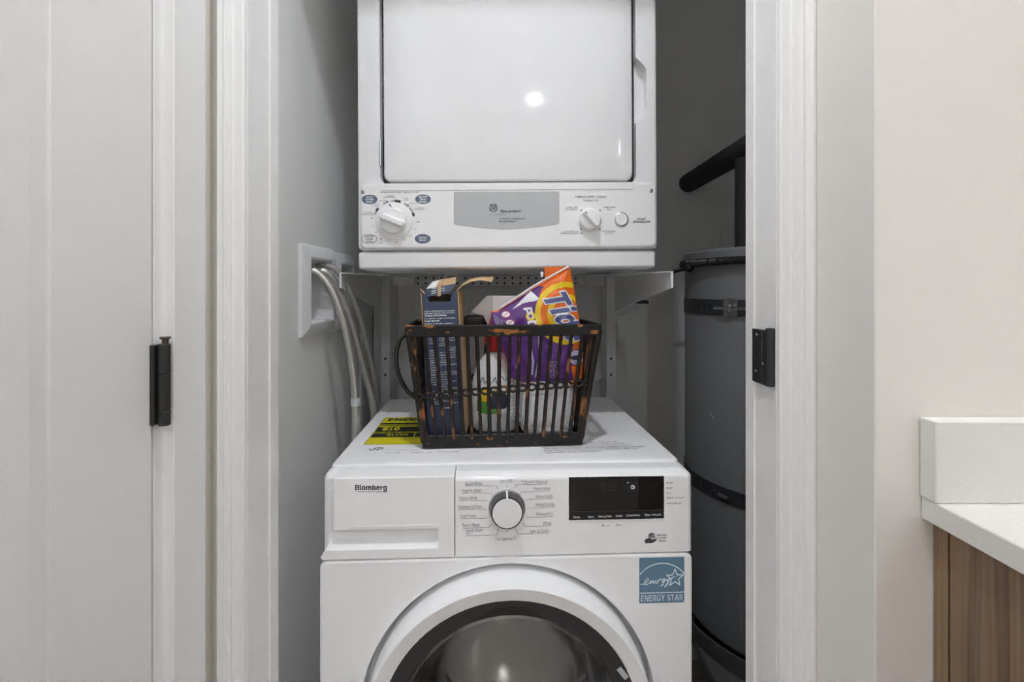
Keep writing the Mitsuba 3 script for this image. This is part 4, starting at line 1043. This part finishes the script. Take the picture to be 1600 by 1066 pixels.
# insulated pipes
thing('insulated_pipe', 'black foam insulated pipe coming out of the back wall above the water heater', 'pipe')
add('insulated_pipe', tube([(0.542, 1.619, CZ + 0.322), (0.542, 1.5, CZ + 0.322), (0.5415, 1.20, CZ + 0.322), (0.5415, 1.13, CZ + 0.322)], 0.0280, 28), 'foam_black', smooth=40)
thing('insulated_pipe_001', 'upright black insulated pipe rising from the top of the water heater', 'pipe')
add('insulated_pipe_001', tube([(0.5425, 1.205, zt_ + 0.003), (0.5425, 1.205, CZ + 0.15), (0.5425, 1.205, CZ + 0.296)], 0.0300, 28), 'foam_black', smooth=40)
thing('drain_pan', 'grey drain pan under the water heater, its rim at the bottom edge of the photo', 'pan')
add('drain_pan', put(lathe([(0.0001, 0.322), (0.300, 0.322), (0.318, 0.372), (0.322, 0.372), (0.304, 0.318), (0.0001, 0.318)], 72), T_(TX + 0.035, TY, 0)), 'pan_grey', smooth=30)
st_ = thing('heater_stand', 'stand that lifts the water heater above the closet floor', 'stand')
part(st_, 'deck', box(0.43, 1.05, 1.02, 1.60, 0.295, 0.3175, 0.002), 'pan_grey')
for x in (0.45, 1.0):
    for y in (1.04, 1.55):
        part(st_, 'leg', box(x, x + 0.035, y, y + 0.035, 0.0, 0.296, 0.002), 'pan_grey')

# ------------------------------------------------------------------ basket on the washer
BA = math.radians(4.5)
BO = np.array([-0.1656, 0.9690, 0.8503])
BX, BY = np.array([math.cos(BA), math.sin(BA), 0]), np.array([-math.sin(BA), math.cos(BA), 0])
BM = np.eye(4)
BM[:3, 0], BM[:3, 1], BM[:3, 3] = BX, BY, BO
B = lambda m: put(m, BM)
BP = lambda a, b, c: (BM @ [a, b, c, 1])[:3]
bk = thing('basket', 'dark brown slatted basket with packets of detergent, standing on the washing machine', 'basket')
bw, bd, rw0, rw1, rf, rb, rh = 0.300, 0.145, -0.0265, 0.3265, -0.022, 0.160, 0.2290
part(bk, 'base_rail', B(box(0, bw, 0, 0.007, 0.0, 0.0235, 0.0012)), 'wicker_rail')
part(bk, 'base_rail', B(box(0, bw, bd - 0.007, bd, 0.0, 0.0235, 0.0012)), 'wicker_rail')
part(bk, 'base_rail', B(box(0, 0.007, 0.007, bd - 0.007, 0.0, 0.0235, 0.0012)), 'wicker_rail')
part(bk, 'base_rail', B(box(bw - 0.007, bw, 0.007, bd - 0.007, 0.0, 0.0235, 0.0012)), 'wicker_rail')
part(bk, 'floor_board', B(box(0.006, bw - 0.006, 0.006, bd - 0.006, 0.004, 0.009)), 'wicker_black')
for (a_, b_) in (((rw0, rf), (rw1, rf)), ((rw0, rb), (rw1, rb))):
    part(bk, 'rim', B(box(a_[0], b_[0], a_[1] - 0.003, a_[1] + 0.006, rh - 0.021, rh, 0.0018)), 'wicker_rail', smooth=False)
for x in (rw0, rw1):
    part(bk, 'rim', B(box(x - 0.003, x + 0.006, rf + 0.006, rb - 0.003, rh - 0.021, rh, 0.0018)), 'wicker_rail')
# inner rim band, seen as the dark lip
def slat(p, q, wd, nrm, dep=0.0042):
    """A half round slat from p to q, its rounded side along nrm."""
    p, q, nrm = np.array(p), np.array(q), np.array(nrm, float)
    d_ = (q - p) / np.linalg.norm(q - p)
    nrm = nrm - d_ * (nrm @ d_)
    nrm /= np.linalg.norm(nrm)
    s_ = np.cross(d_, nrm)
    sec = [(-0.5, -0.35), (0.5, -0.35), (0.5, 0.05), (0.36, 0.42), (0.12, 0.6), (-0.12, 0.6), (-0.36, 0.42), (-0.5, 0.05)]
    rings = [np.array([c + s_ * a * wd + nrm * b * dep for a, b in sec]) for c in (p, p * 0.67 + q * 0.33, p * 0.33 + q * 0.67, q)]
    if np.dot(np.cross(rings[0][1] - rings[0][0], rings[0][2] - rings[0][1]), d_) < 0:
        rings = [r[::-1] for r in rings]
    return loft(rings, True, True)
rng = random.Random(4)
NS = 18
zlo, zhi, zmid = 0.016, rh - 0.012, 0.106
def front_pt(t_, z, side=0):
    """A point of the front wall (side 0) or the back wall (1): t_ across, z up."""
    k = (z - 0.0) / rh
    x = (0.006 + (bw - 0.012) * t_) * (1 - k) + (rw0 + 0.006 + (rw1 - rw0 - 0.012) * t_) * k
    y = (0.0035 * (1 - k) + (rf + 0.0015) * k) if side == 0 else ((bd - 0.0035) * (1 - k) + (rb + 0.0015) * k)
    return np.array([x, y, z])
def side_pt(t_, z, side=0):
    k = z / rh
    y = (0.010 + (bd - 0.020) * t_) * (1 - k) + (rf + 0.012 + (rb - rf - 0.024) * t_) * k
    x = (0.0035 * (1 - k) + (rw0 + 0.0015) * k) if side == 0 else ((bw - 0.0035) * (1 - k) + (rw1 + 0.0015) * k)
    return np.array([x, y, z])
for side in (0, 1):
    for k in range(NS):
        t_ = (k + 0.25) / (NS - 0.5)
        j = rng.uniform(-0.006, 0.006)
        part(bk, 'slat', B(slat(front_pt(t_, zlo, side), front_pt(t_ + j, zhi, side), rng.uniform(0.0062, 0.0074), (0, -1 if side == 0 else 1, 0))), 'wicker', smooth=40)
    for k in range(9):
        t_ = (k + 0.4) / 8.8
        part(bk, 'slat', B(slat(side_pt(t_, zlo, side), side_pt(t_, zhi, side), rng.uniform(0.0062, 0.0072), (-1 if side == 0 else 1, 0, 0))), 'wicker', smooth=40)
for (x, y, X, Y) in ((0.003, 0.003, rw0 + 0.003, rf + 0.003), (bw - 0.003, 0.003, rw1 - 0.003 + 0.004, rf + 0.003), (0.003, bd - 0.003, rw0 + 0.003, rb - 0.002), (bw - 0.003, bd - 0.003, rw1 + 0.001, rb - 0.002)):
    part(bk, 'corner_post', B(tube([(x, y, 0.012), ((x + X) / 2, (y + Y) / 2, (0.012 + rh) / 2), (X, Y, rh - 0.01)], 0.0058, 10)), 'wicker', smooth=True)
# the twisted cords that tie the slats half way up
def band_z(fn, t_, side):
    return 0.098 + 0.022 * (t_ if fn is front_pt else side)
def cord(fn, side, n, phase, out):
    pts = []
    for i in range(n * 10 + 1):
        t_ = i / (n * 10)
        ph = t_ * n * math.pi + phase
        p = fn(t_, band_z(fn, t_, side) + 0.0056 * math.cos(ph), side)
        pts.append(p + np.array(out) * (0.0036 + 0.0022 * math.sin(2 * ph + 0.6)))
    return tube(pts, 0.0023, 8)
for ph in (0, math.pi):
    for side in (0, 1):
        part(bk, 'cord', B(cord(front_pt, side, NS, ph, (0, -1 if side == 0 else 1, 0))), 'wicker', smooth=True)
        part(bk, 'cord', B(cord(side_pt, side, 9, ph, (-1 if side == 0 else 1, 0, 0))), 'wicker', smooth=True)
# hoop handle hanging at the left end
hp = spline([(rw0 - 0.006, 0.075, rh - 0.022), (rw0 - 0.022, 0.07, rh - 0.034), (rw0 - 0.0285, 0.06, rh - 0.062), (rw0 - 0.024, 0.05, rh - 0.096), (rw0 - 0.008, 0.045, rh - 0.128), (rw0 + 0.008, 0.042, rh - 0.142)], 40)
part(bk, 'handle', B(tube(hp, 0.0042, 10)), 'wicker_black', smooth=True, label='black hoop handle at the left end')

# ------------------------------------------------------------------ washing soda carton
dbx = thing('detergent_carton', 'navy blue washing soda carton with torn open flaps, left in the basket', 'carton')
cb_ = 0.0092 + 0.8503
yF, yB = 0.998, 1.108
bl_, br_ = np.array([-0.1590, yF, cb_]), np.array([-0.0885, yF, cb_])
zt2 = unproject(664, 457.5, yF)[2]
lean = np.array([-0.0135, 0, zt2 - cb_])
ey_ = lean / np.linalg.norm(lean)
CPl = Plane(bl_, np.array([ey_[2], 0, -ey_[0]]), ey_)
cw, ch, cd = np.linalg.norm(br_ - bl_), np.linalg.norm(lean), yB - yF
def carton(m):
    return put(m, CPl.M)
nc = [CPl.uv(*p) for p in ((673, 458), (668.5, 463.5), (670.5, 471.5), (703.5, 471.5), (705, 462), (708, 457.5))]
fp_ = Polygon([(0, 0), (cw, 0), (cw, ch)] + [tuple(p) for p in nc[::-1]] + [(0, ch)])
front = trimesh.creation.extrude_polygon(fp_, 0.0008, engine='earcut')
part(dbx, 'front_panel', put(carton(front), T_(0, 0, 0)), 'carton_blue')
part(dbx, 'side_panel', carton(box(0, 0.0008, 0, ch, -cd, 0)), 'carton_blue')
part(dbx, 'side_panel', carton(box(cw - 0.0008, cw, 0, ch, -cd, 0)), 'kraft')
part(dbx, 'back_panel', carton(box(0.0008, cw - 0.0008, 0.001, ch - 0.006, -cd, -cd + 0.0008)), 'carton_shade')  # painted dark for the shade seen through the notch
part(dbx, 'bottom_panel', carton(box(0, cw, 0, 0.0008, -cd, 0)), 'carton_blue')
part(dbx, 'shaded_powder', carton(box(0.0012, cw - 0.0012, 0.001, ch * 0.93, -cd + 0.0012, -0.0012, 0.003)), 'carton_shade')  # powder block, its dark colour stands in for the shade in the carton
def sheet3(pts, th=0.0008):
    """A thin bent card through a grid of points (rows of equal length)."""
    g = np.array(pts, float)
    r, c = g.shape[:2]
    n_ = np.cross(g[min(1, r - 1), 0] - g[0, 0], g[0, min(1, c - 1)] - g[0, 0])
    n_ /= np.linalg.norm(n_)
    v_ = np.vstack([g.reshape(-1, 3), (g + n_ * th).reshape(-1, 3)])
    f_ = []
    o = r * c
    for i in range(r - 1):
        for j in range(c - 1):
            a, b, d, e = i * c + j, i * c + j + 1, (i + 1) * c + j, (i + 1) * c + j + 1
            f_ += [[a, d, e], [a, e, b], [o + a, o + e, o + d], [o + a, o + b, o + e]]
    edge_ = [(i * c, (i + 1) * c) for i in range(r - 1)] + [(i * c + c - 1, (i + 1) * c + c - 1) for i in range(r - 1)] + [(j, j + 1) for j in range(c - 1)] + [((r - 1) * c + j, (r - 1) * c + j + 1) for j in range(c - 1)]
    for a, b in edge_:
        f_ += [[a, b, o + b], [a, o + b, o + a]]
    m = trimesh.Trimesh(v_, f_, process=False)
    return m
U = unproject
torn = [[U(667.5, 463.5, yF - 0.0015), U(684, 462, yF - 0.003), U(696, 459, yF - 0.003), U(705, 455, yF - 0.0015)],
        [U(665.5, 452, yF + 0.004), U(681, 449, yF + 0.003), U(695, 446.5, yF + 0.003), U(712, 442.5, yF + 0.005)]]
fl_ = part(dbx, 'torn_flap', sheet3(torn), 'carton_blue', label='torn blue flap with white print')
back_ = [[U(665.5, 452, yF + 0.004), U(681, 449, yF + 0.003), U(695, 446.5, yF + 0.003), U(712, 442.5, yF + 0.005)],
         [U(676, 440, yF + 0.030), U(687, 437.5, yF + 0.030), U(697, 435.5, yF + 0.030), U(713, 433, yF + 0.030)]]
part(fl_, 'paper_face', sheet3([[back_[0][0], back_[0][1]], [back_[1][0], back_[1][1]]]), 'card_white')
part(fl_, 'kraft_face', sheet3([back_[0][1:], back_[1][1:]]), 'kraft')
part(fl_, 'tape_strip', sheet3([[U(683.5, 463.5, yF - 0.0045), U(688.5, 462.5, yF - 0.0045)], [U(684, 446, yF + 0.000), U(689.5, 445, yF + 0.000)], [U(687, 437, yF + 0.027), U(692, 436, yF + 0.027)]]), 'kraft')
curl = []
for yy in (yF + 0.030, yF + 0.050):
    curl.append([U(695.5, 434.5, yy), U(696, 430.5, yy), U(700, 428.6, yy), U(706, 428.0, yy), U(712, 430, yy), U(715, 433.5, yy), U(714, 439, yy)])
part(dbx, 'curled_flap', sheet3(curl), 'kraft')
sf = []
for yy in (yF + 0.002, yF + 0.095):
    o = 0.0
    sf.append([U(712.5, 455.5, yy), U(722, 446.5, yy), U(735, 440.0, yy), U(750, 437.5, yy), U(768, 440.5, yy)] if yy < 1.05 else [U(714, 453, yy), U(724, 442, yy), U(735, 435.5, yy), U(750, 432.0, yy), U(772, 431.5, yy)])
part(dbx, 'side_flap', sheet3(sf), 'kraft', label='brown flap bent out to the right')
part(dbx, 'left_flap', sheet3([[U(656.2, 450.5, yF), U(664.5, 460.5, yF - 0.001)], [U(659, 454, yF + 0.02), U(667, 459, yF + 0.02)]]), 'kraft')
part(dbx, 'yellow_edge', carton(box(-0.0003, 0.0008, ch * 0.7, ch + 0.001, 0.0, 0.0012)), 'label_yellow')
part(dbx, 'yellow_edge', carton(box(cw - 0.0009, cw + 0.0002, ch * 0.7, ch, 0.0, 0.0012)), 'label_yellow')
wt_ = []
for s, y, x1_, h, wtt in (('Super Washing Soda is a natural', 487.6, 711, 0.0023, 700), ('Detergent Booster and Freshener.', 490.9, 711, 0.0023, 700), ('Greasy Dirt Stains:', 495.2, 698.5, 0.0034, 900), ('Perspiration, Collar & Cuff Stains', 499.2, 712, 0.0023, 700), ('Food Stains:', 503.6, 687, 0.0034, 900), ('Mustard, Chocolate, Blueberry', 507.4, 708.5, 0.0023, 700)):
    wt_.append(CPl.text(s, (663.6, y), (x1_, y - 1.4), h, weight=wtt, size=32))
cols = [(0.011, 0.026), (0.030, 0.045), (0.049, 0.062)]
words = ['Super Washing Soda', 'adds cleaning power', 'to liquid detergent', 'removes tough', 'stains and odors', 'DIRECTIONS', 'Use one half cup', 'per wash load', 'for whiter whites', 'and brighter colors', 'CAUTION', 'Keep out of reach', 'of children', 'Avoid eye contact', 'rinse with water', 'INGREDIENTS', 'sodium carbonate', 'Store in a dry place']
r_ = random.Random(9)
for ci, (xa_, xb2) in enumerate(cols):
    zz = ch * 0.745
    i = ci * 5
    while zz > 0.062:
        if r_.random() < (0.07, 0.16, 0.30)[ci]:
            zz -= 0.009
        s = words[i % len(words)]
        i += 1
        g_ = letters(s, weight=800 if s.isupper() else 600, size=24)
        b_ = g_.bounds
        wd = (xb2 - xa_) * r_.uniform(0.7, 1.0)
        wt_.append(affinity.translate(affinity.scale(g_, wd / (b_[2] - b_[0]), 0.0024, origin=(b_[0], 0)), xa_ - b_[0], zz))
        zz -= 0.0046
part(dbx, 'lettering', CPl.mesh([g_ for g_ in wt_], 0.0012), 'print_white', label='white lettering')
fp2 = Plane(U(669, 462, yF - 0.001), *[(lambda e, f: (e / np.linalg.norm(e), (f - e * (f @ e) / (e @ e)) / np.linalg.norm(f - e * (f @ e) / (e @ e))))(U(704, 454, yF - 0.001) - U(669, 462, yF - 0.001), U(669, 452, yF + 0.003) - U(669, 462, yF - 0.001))][0])
part(fl_, 'flap_lettering', fp2.mesh([fp2.text(s, a_, b_, 0.0026, weight=800, size=24) for s, a_, b_ in (('All Natural', (675, 453), (683, 451.2)), ('Laundry Booster', (674, 457), (683.5, 455)), ('HE', (690, 452.5), (695, 451.5)), ('Safe', (690, 456), (696, 454.8)), ('No dyes', (674.5, 460.2), (682, 458.5)))], 0.0016), 'print_white')

# ------------------------------------------------------------------ detergent pouch
pc = thing('detergent_pouch', 'orange and purple detergent pouch with a yellow ring emblem, folded over in the basket', 'pouch')
PY = 1.0300
PP = Plane([0, PY, CZ], [1, 0, 0], [0, 0, 1])
pouch_px = [(767, 486.5), (777.5, 485), (800, 471), (840, 445), (889, 416.5), (892, 428), (897, 452), (901, 478), (906, 506), (909, 530), (911, 560), (909, 592), (890, 597), (850, 598), (810, 597), (797, 590), (790, 560), (778, 530), (766.5, 508)]
pouch = PP.poly(pouch_px)
_pb = pouch.boundary
import shapely
def bulge(p2, side=1):
    d_ = shapely.distance(shapely.points(p2), _pb)
    b_ = 0.017 * (1 - np.exp(-d_ / 0.022))
    x, y = p2[:, 0], p2[:, 1]
    p3 = np.column_stack([x * 26 + y * 12, y * 15 - x * 9, np.full(len(x), 3.0 * side)])
    wr = (meshkit.fbm(p3, 3, seed=5) - 0.5) * 0.010 * np.minimum(1, d_ / 0.012)
    cr = (np.abs(meshkit.noise(np.column_stack([x * 60 - y * 30, x * 18 + y * 26, np.full(len(x), 1.5)]), 8) - 0.5) - 0.2) * 0.011 * np.minimum(1, d_ / 0.012)
    return b_ + wr + cr
def on_pouch(p2, off):
    """Plane coordinates of the pouch's face to the world, bent over its bulge."""
    b_ = bulge(p2)
    return np.column_stack([PP.o[0] + p2[:, 0], PP.o[1] - b_ - off, PP.o[2] + p2[:, 1]])
def bent(g, off, step=0.004):
    ms = []
    for q_ in getattr(g, 'geoms', [g]):
        if q_.geom_type != 'Polygon' or q_.area < 1e-7:
            continue
        p2, t_ = grid_sheet(q_, step)
        ms.append(trimesh.Trimesh(on_pouch(p2, off), t_, process=False))
    return cat(*ms)
p2, t_ = grid_sheet(pouch, 0.004)
fr_ = trimesh.Trimesh(on_pouch(p2, 0), t_, process=False)
bk3 = np.column_stack([PP.o[0] + p2[:, 0], PP.o[1] + 0.7 * bulge(p2, 2), PP.o[2] + p2[:, 1]])
bb_ = trimesh.Trimesh(bk3, t_[:, ::-1], process=False)
part(pc, 'body', cat(fr_, bb_), 'film_orange', smooth=True)
inn = pouch.buffer(-0.0012)
purple = PP.poly([(766, 487.5), (777, 488), (790, 479), (812, 465), (834, 450.5), (842, 447), (850, 448), (846, 452), (842, 463), (838, 480), (838, 500), (846, 520), (868, 522), (888, 520), (896, 535), (893, 550), (892, 575), (897, 600), (780, 605), (755, 500)]).intersection(inn)
part(pc, 'purple_print', bent(purple, 0.0005), 'film_purple', smooth=True)
rc = PP.uv(884, 489)
R0 = Point(*rc)
sc = PY / F
yel = R0.buffer(48.5 * sc, 32).difference(R0.buffer(40 * sc, 32)).union(R0.buffer(30 * sc, 32).difference(R0.buffer(22 * sc, 32))).intersection(inn)
part(pc, 'orange_ring', bent(R0.buffer(48.5 * sc, 32).intersection(inn), 0.0009), 'film_orange', smooth=True)
part(pc, 'yellow_ring', bent(yel, 0.0013), 'film_yellow', smooth=True)
def pouch_text(s, o, right, up, weight, size=64, squeeze=1.0):
    """Letters on the pouch: o baseline start, right and up the steps in pixels of one capital height."""
    g_ = letters(s, weight=weight, size=size)
    a_, b_, c_ = PP.uv(*o), PP.uv(o[0] + right[0], o[1] + right[1]), PP.uv(o[0] + up[0], o[1] + up[1])
    e, f_ = (b_ - a_) * squeeze, c_ - a_
    return affinity.affine_transform(g_, [e[0], f_[0], e[1], f_[1], a_[0], a_[1]])
tide = pouch_text('Tide', (843, 459.5), (13.5, 23.5), (38.5, -5.5), 900, squeeze=1.04)
part(pc, 'letter_outline', bent(tide.buffer(0.0020, quad_segs=3).intersection(inn), 0.0018, 0.0035), 'film_white', smooth=True)
part(pc, 'brand_lettering', bent(tide.buffer(-0.0003).intersection(inn), 0.0023, 0.0035), 'film_blue', smooth=True, label='large dark blue lettering edged in white')
pod = [pouch_text(s, o, (1.5, 13.0), (13.5, -1.2), 900) for s, o in (('P', (817, 480)), ('D', (823.5, 500)), ('S', (824, 513)))]
oc = Point(*PP.uv(828.5, 493.5))
part(pc, 'product_lettering', bent(union([p.intersection(inn) for p in pod] + [oc.buffer(0.0050).difference(oc.buffer(0.0034))]), 0.0010, 0.003), 'film_white', smooth=True)
part(pc, 'pod_emblem', bent(oc.buffer(0.0092).difference(oc.buffer(0.0052)), 0.0009, 0.003), 'film_yellow', smooth=True)
part(pc, 'crease_highlight', bent(PP.poly([(829, 454), (843, 467.5), (836, 470), (818, 473.5), (800, 484)]), 0.0010), 'film_white', smooth=True)  # gleam along the fold crease, painted on as a white shape
wi, wr_ = [], []
for px, py in ((790.5, 491), (797, 503.5), (787, 515)):
    c_ = Point(*PP.uv(px, py))
    e = affinity.scale(c_.buffer(0.0085, 12), 1.05, 0.8)
    wi.append(e.buffer(-0.0013))
    wr_.append(e.difference(e.buffer(-0.0013)).union(affinity.rotate(affinity.scale(c_.buffer(0.0075, 8), 1, 0.09), 40)))
part(pc, 'warning_disc', bent(union(wi).intersection(inn), 0.0009, 0.003), 'film_white', smooth=True)
part(pc, 'warning_ring', bent(union(wr_).intersection(inn), 0.0012, 0.003), 'film_red', smooth=True)
sm = []
for k in range(8):
    sm.append(PP.text('pacs de lessive' if k % 2 else 'laundry detergent', (771 + k * 1.9, 492 + k * 1.2), (773.5 + k * 1.9, 506 + k * 1.2), 0.0024, weight=600, size=24))
for k in range(9):
    sm.append(PP.text(('32', 'HE', 'pacs', 'detergent', 'spring meadow', 'net wt', 'oz', 'x 26 g', 'lb')[k], (856 + (k % 3) * 5.2, 563 + 9 * (k // 3)), (859.5 + (k % 3) * 5.2, 572 + 9 * (k // 3)), 0.0042, weight=700, size=24))
part(pc, 'small_lettering', bent(union([s.intersection(inn) for s in sm]), 0.0010, 0.003), 'film_lilac', smooth=True)
lc = Point(*PP.uv(900, 558))
part(pc, 'round_picture', bent(lc.buffer(0.0165).intersection(inn), 0.0010), 'film_lilac', smooth=True)
part(pc, 'round_outline', bent(lc.buffer(0.0165).difference(lc.buffer(0.0148)).union(affinity.scale(lc.buffer(0.009), 1.4, .5)).intersection(inn), 0.0013), 'label_navy', smooth=True)
for k, (a_, b_) in enumerate((((812, 528), (806, 575)), ((842, 522), (836, 590)), ((828, 540), (831, 585)))):
    part(pc, 'streak', bent(PP.line([a_, ((a_[0] + b_[0]) / 2 + 3, (a_[1] + b_[1]) / 2), b_], 0.0022 + 0.0012 * k).intersection(inn), 0.0009), 'film_lilac', smooth=True)
zp = spline([U(780, 482, PY - 0.003), U(800, 469.5, PY - 0.006), U(840, 443.5, PY - 0.007), U(888.5, 416.5, PY - 0.004)], 24)
part(pc, 'zip_strip', tube(zp, 0.0021, 8), 'film_white', smooth=True, label='white closing strip along the fold')
fold = [U(850.5, 417.3, PY + 0.008), U(890, 416.8, PY + 0.008), U(893, 432, PY + 0.010), U(852, 447, PY + 0.012)]
fm = sheet3([[fold[0], (fold[0] + fold[1]) / 2 + [0, -0.003, 0], fold[1]], [fold[3], (fold[3] + fold[2]) / 2 + [0, -0.003, 0], fold[2]]], 0.0015)
part(pc, 'folded_back', fm, 'film_orange')
part(pc, 'tear_tab', hull([U(847, 427, PY + 0.012), U(847, 431.5, PY + 0.012)], 0.0032, 10), 'film_white', smooth=True)

# ------------------------------------------------------------------ other things in the basket
sb = thing('stain_bottle', 'white spray bottle with red cap and black nozzle, seen through the basket slats', 'bottle')
bo = np.array([-0.0330, 1.072, 0.8503 + 0.0095])
def oval_lathe(profile, n=48, sq=0.55):
    rings = [np.column_stack([c[:, 0], c[:, 1] * sq, np.full(len(c), z)]) for r, z in profile for c in [circle(max(r, 1e-5), n)]]
    return strips(rings)
body_ = [(0.0001, 0.0), (0.043, 0.0), (0.048, 0.006), (0.0495, 0.03), (0.0490, 0.075), (0.0460, 0.105), (0.039, 0.128), (0.028, 0.146), (0.017, 0.158), (0.015, 0.162)]
part(sb, 'body', put(oval_lathe(body_), T_(*bo)), 'bottle_white', smooth=40)
part(sb, 'cap', put(lathe([(0.0155, 0.158), (0.0165, 0.160), (0.0165, 0.185), (0.0145, 0.189), (0.0001, 0.190)], 28), T_(bo[0], bo[1], bo[2])), 'cap_red', smooth=40, label='red cap')
trg = hull([bo + [-0.014, -0.004, 0.193], bo + [0.016, 0.0, 0.200], bo + [0.016, 0.0, 0.226], bo + [-0.006, 0.0, 0.226]], 0.005, 12)
part(sb, 'spray_head', trg, 'cap_red', smooth=True)
part(sb, 'trigger', tube(spline([bo + [-0.014, -0.006, 0.200], bo + [-0.020, -0.010, 0.186], bo + [-0.021, -0.012, 0.172]], 12), 0.0036, 10), 'cap_red', smooth=True)
def on_bottle(g, off, step=0.003):
    ms = []
    for q_ in getattr(g, 'geoms', [g]):
        if q_.area < 1e-8:
            continue
        p, t_ = grid_sheet(q_, step)
        r_z = np.interp(p[:, 1], [z for r, z in body_[1:]], [r for r, z in body_[1:]])
        s_ = np.clip(p[:, 0] / r_z, -0.97, 0.97)
        yy = -np.sqrt(1 - s_ ** 2) * r_z * 0.55 - off
        ms.append(trimesh.Trimesh(np.column_stack([p[:, 0], yy, p[:, 1]]) + bo, t_, process=False))
    return cat(*ms)
part(sb, 'label_picture', on_bottle(Polygon([(-0.038, 0.040), (-0.012, 0.034), (0.012, 0.040), (0.010, 0.050), (-0.012, 0.046), (-0.024, 0.070), (-0.036, 0.078)]), 0.0006), 'label_green')
part(sb, 'label_figure', on_bottle(Point(0.004, 0.062).buffer(0.022).intersection(sbox(-0.02, 0.046, 0.03, 0.09)), 0.0008), 'label_navy')
part(sb, 'label_sun', on_bottle(union([Point(-0.018, 0.075).buffer(0.011), sbox(-0.027, 0.060, -0.016, 0.078), Point(0.004, 0.085).buffer(0.006)]), 0.0011), 'label_yellow')
part(sb, 'label_blush', on_bottle(Point(0.008, 0.033).buffer(0.006), 0.0011), 'label_pink')
scr = [LineString(spline([(-0.030, 0.098, 0), (-0.024, 0.108, 0), (-0.022, 0.097, 0), (-0.014, 0.104, 0), (-0.008, 0.098, 0), (0.000, 0.108, 0), (0.002, 0.098, 0), (0.012, 0.110, 0), (0.018, 0.103, 0), (0.027, 0.112, 0)], 60)[:, :2]).buffer(0.0007, quad_segs=2)]
scr += [LineString([(0.026, 0.020 + 0.008 * k), (0.044, 0.020 + 0.008 * k)]).buffer(0.0003) for k in range(7)]
part(sb, 'label_script', on_bottle(union(scr), 0.0008, 0.004), 'label_navy')

nz = [U(px, py, 1.068) for px in (730, 752) for py in (497.5, 509)]
part(sb, 'nozzle', hull([p + [0, dy, 0] for p in nz for dy in (0, 0.014)], 0.006, 16), 'plastic_black', smooth=35, label='black nozzle')

thing('folded_card', 'white folded card sticking up behind the orange pouch', 'card')
yc = 1.075
cdp = [U(736, 488, yc), U(761, 462, yc), U(806, 462, yc), U(806, 530, yc), U(766, 530, yc), U(764, 512, yc), U(755, 493, yc)]
cpoly = Polygon([(p[0], p[2]) for p in cdp])
add('folded_card', put(cat(trimesh.creation.extrude_polygon(cpoly, 0.0012, engine='earcut')), frame([0, yc, 0], [1, 0, 0], [0, 0, 1])), 'card_white')

# crumpled white bag in the lower right of the basket
thing('plastic_bag', 'crumpled white plastic bag filling the lower right of the basket', 'bag')
ico = trimesh.creation.icosphere(subdivisions=5)
n_ = np.array(ico.vertices)
sgn = np.sign(n_) * np.abs(n_) ** 0.38
sgn /= np.abs(sgn).max(1, keepdims=True) ** 0.3
r_ = 1 + 0.10 * (meshkit.fbm(n_ * 3.1 + 7, 3, seed=3) - 0.5) + 0.14 * (np.abs(meshkit.noise(n_ * 6.3 + 2, 6) - 0.5))
v_ = sgn * r_[:, None] * np.array([0.050, 0.040, 0.050])
v_[:, 2] = np.maximum(v_[:, 2], -0.050)
ctr = np.array([0.066, 0.0, 0.0])
bagm = trimesh.Trimesh(v_, ico.faces, process=False)
MB_ = BM.copy()
MB_[:3, 3] = BP(0.2385, 0.063, 0.0605)
add('plastic_bag', put(bagm, MB_), 'bag_white', smooth=35)
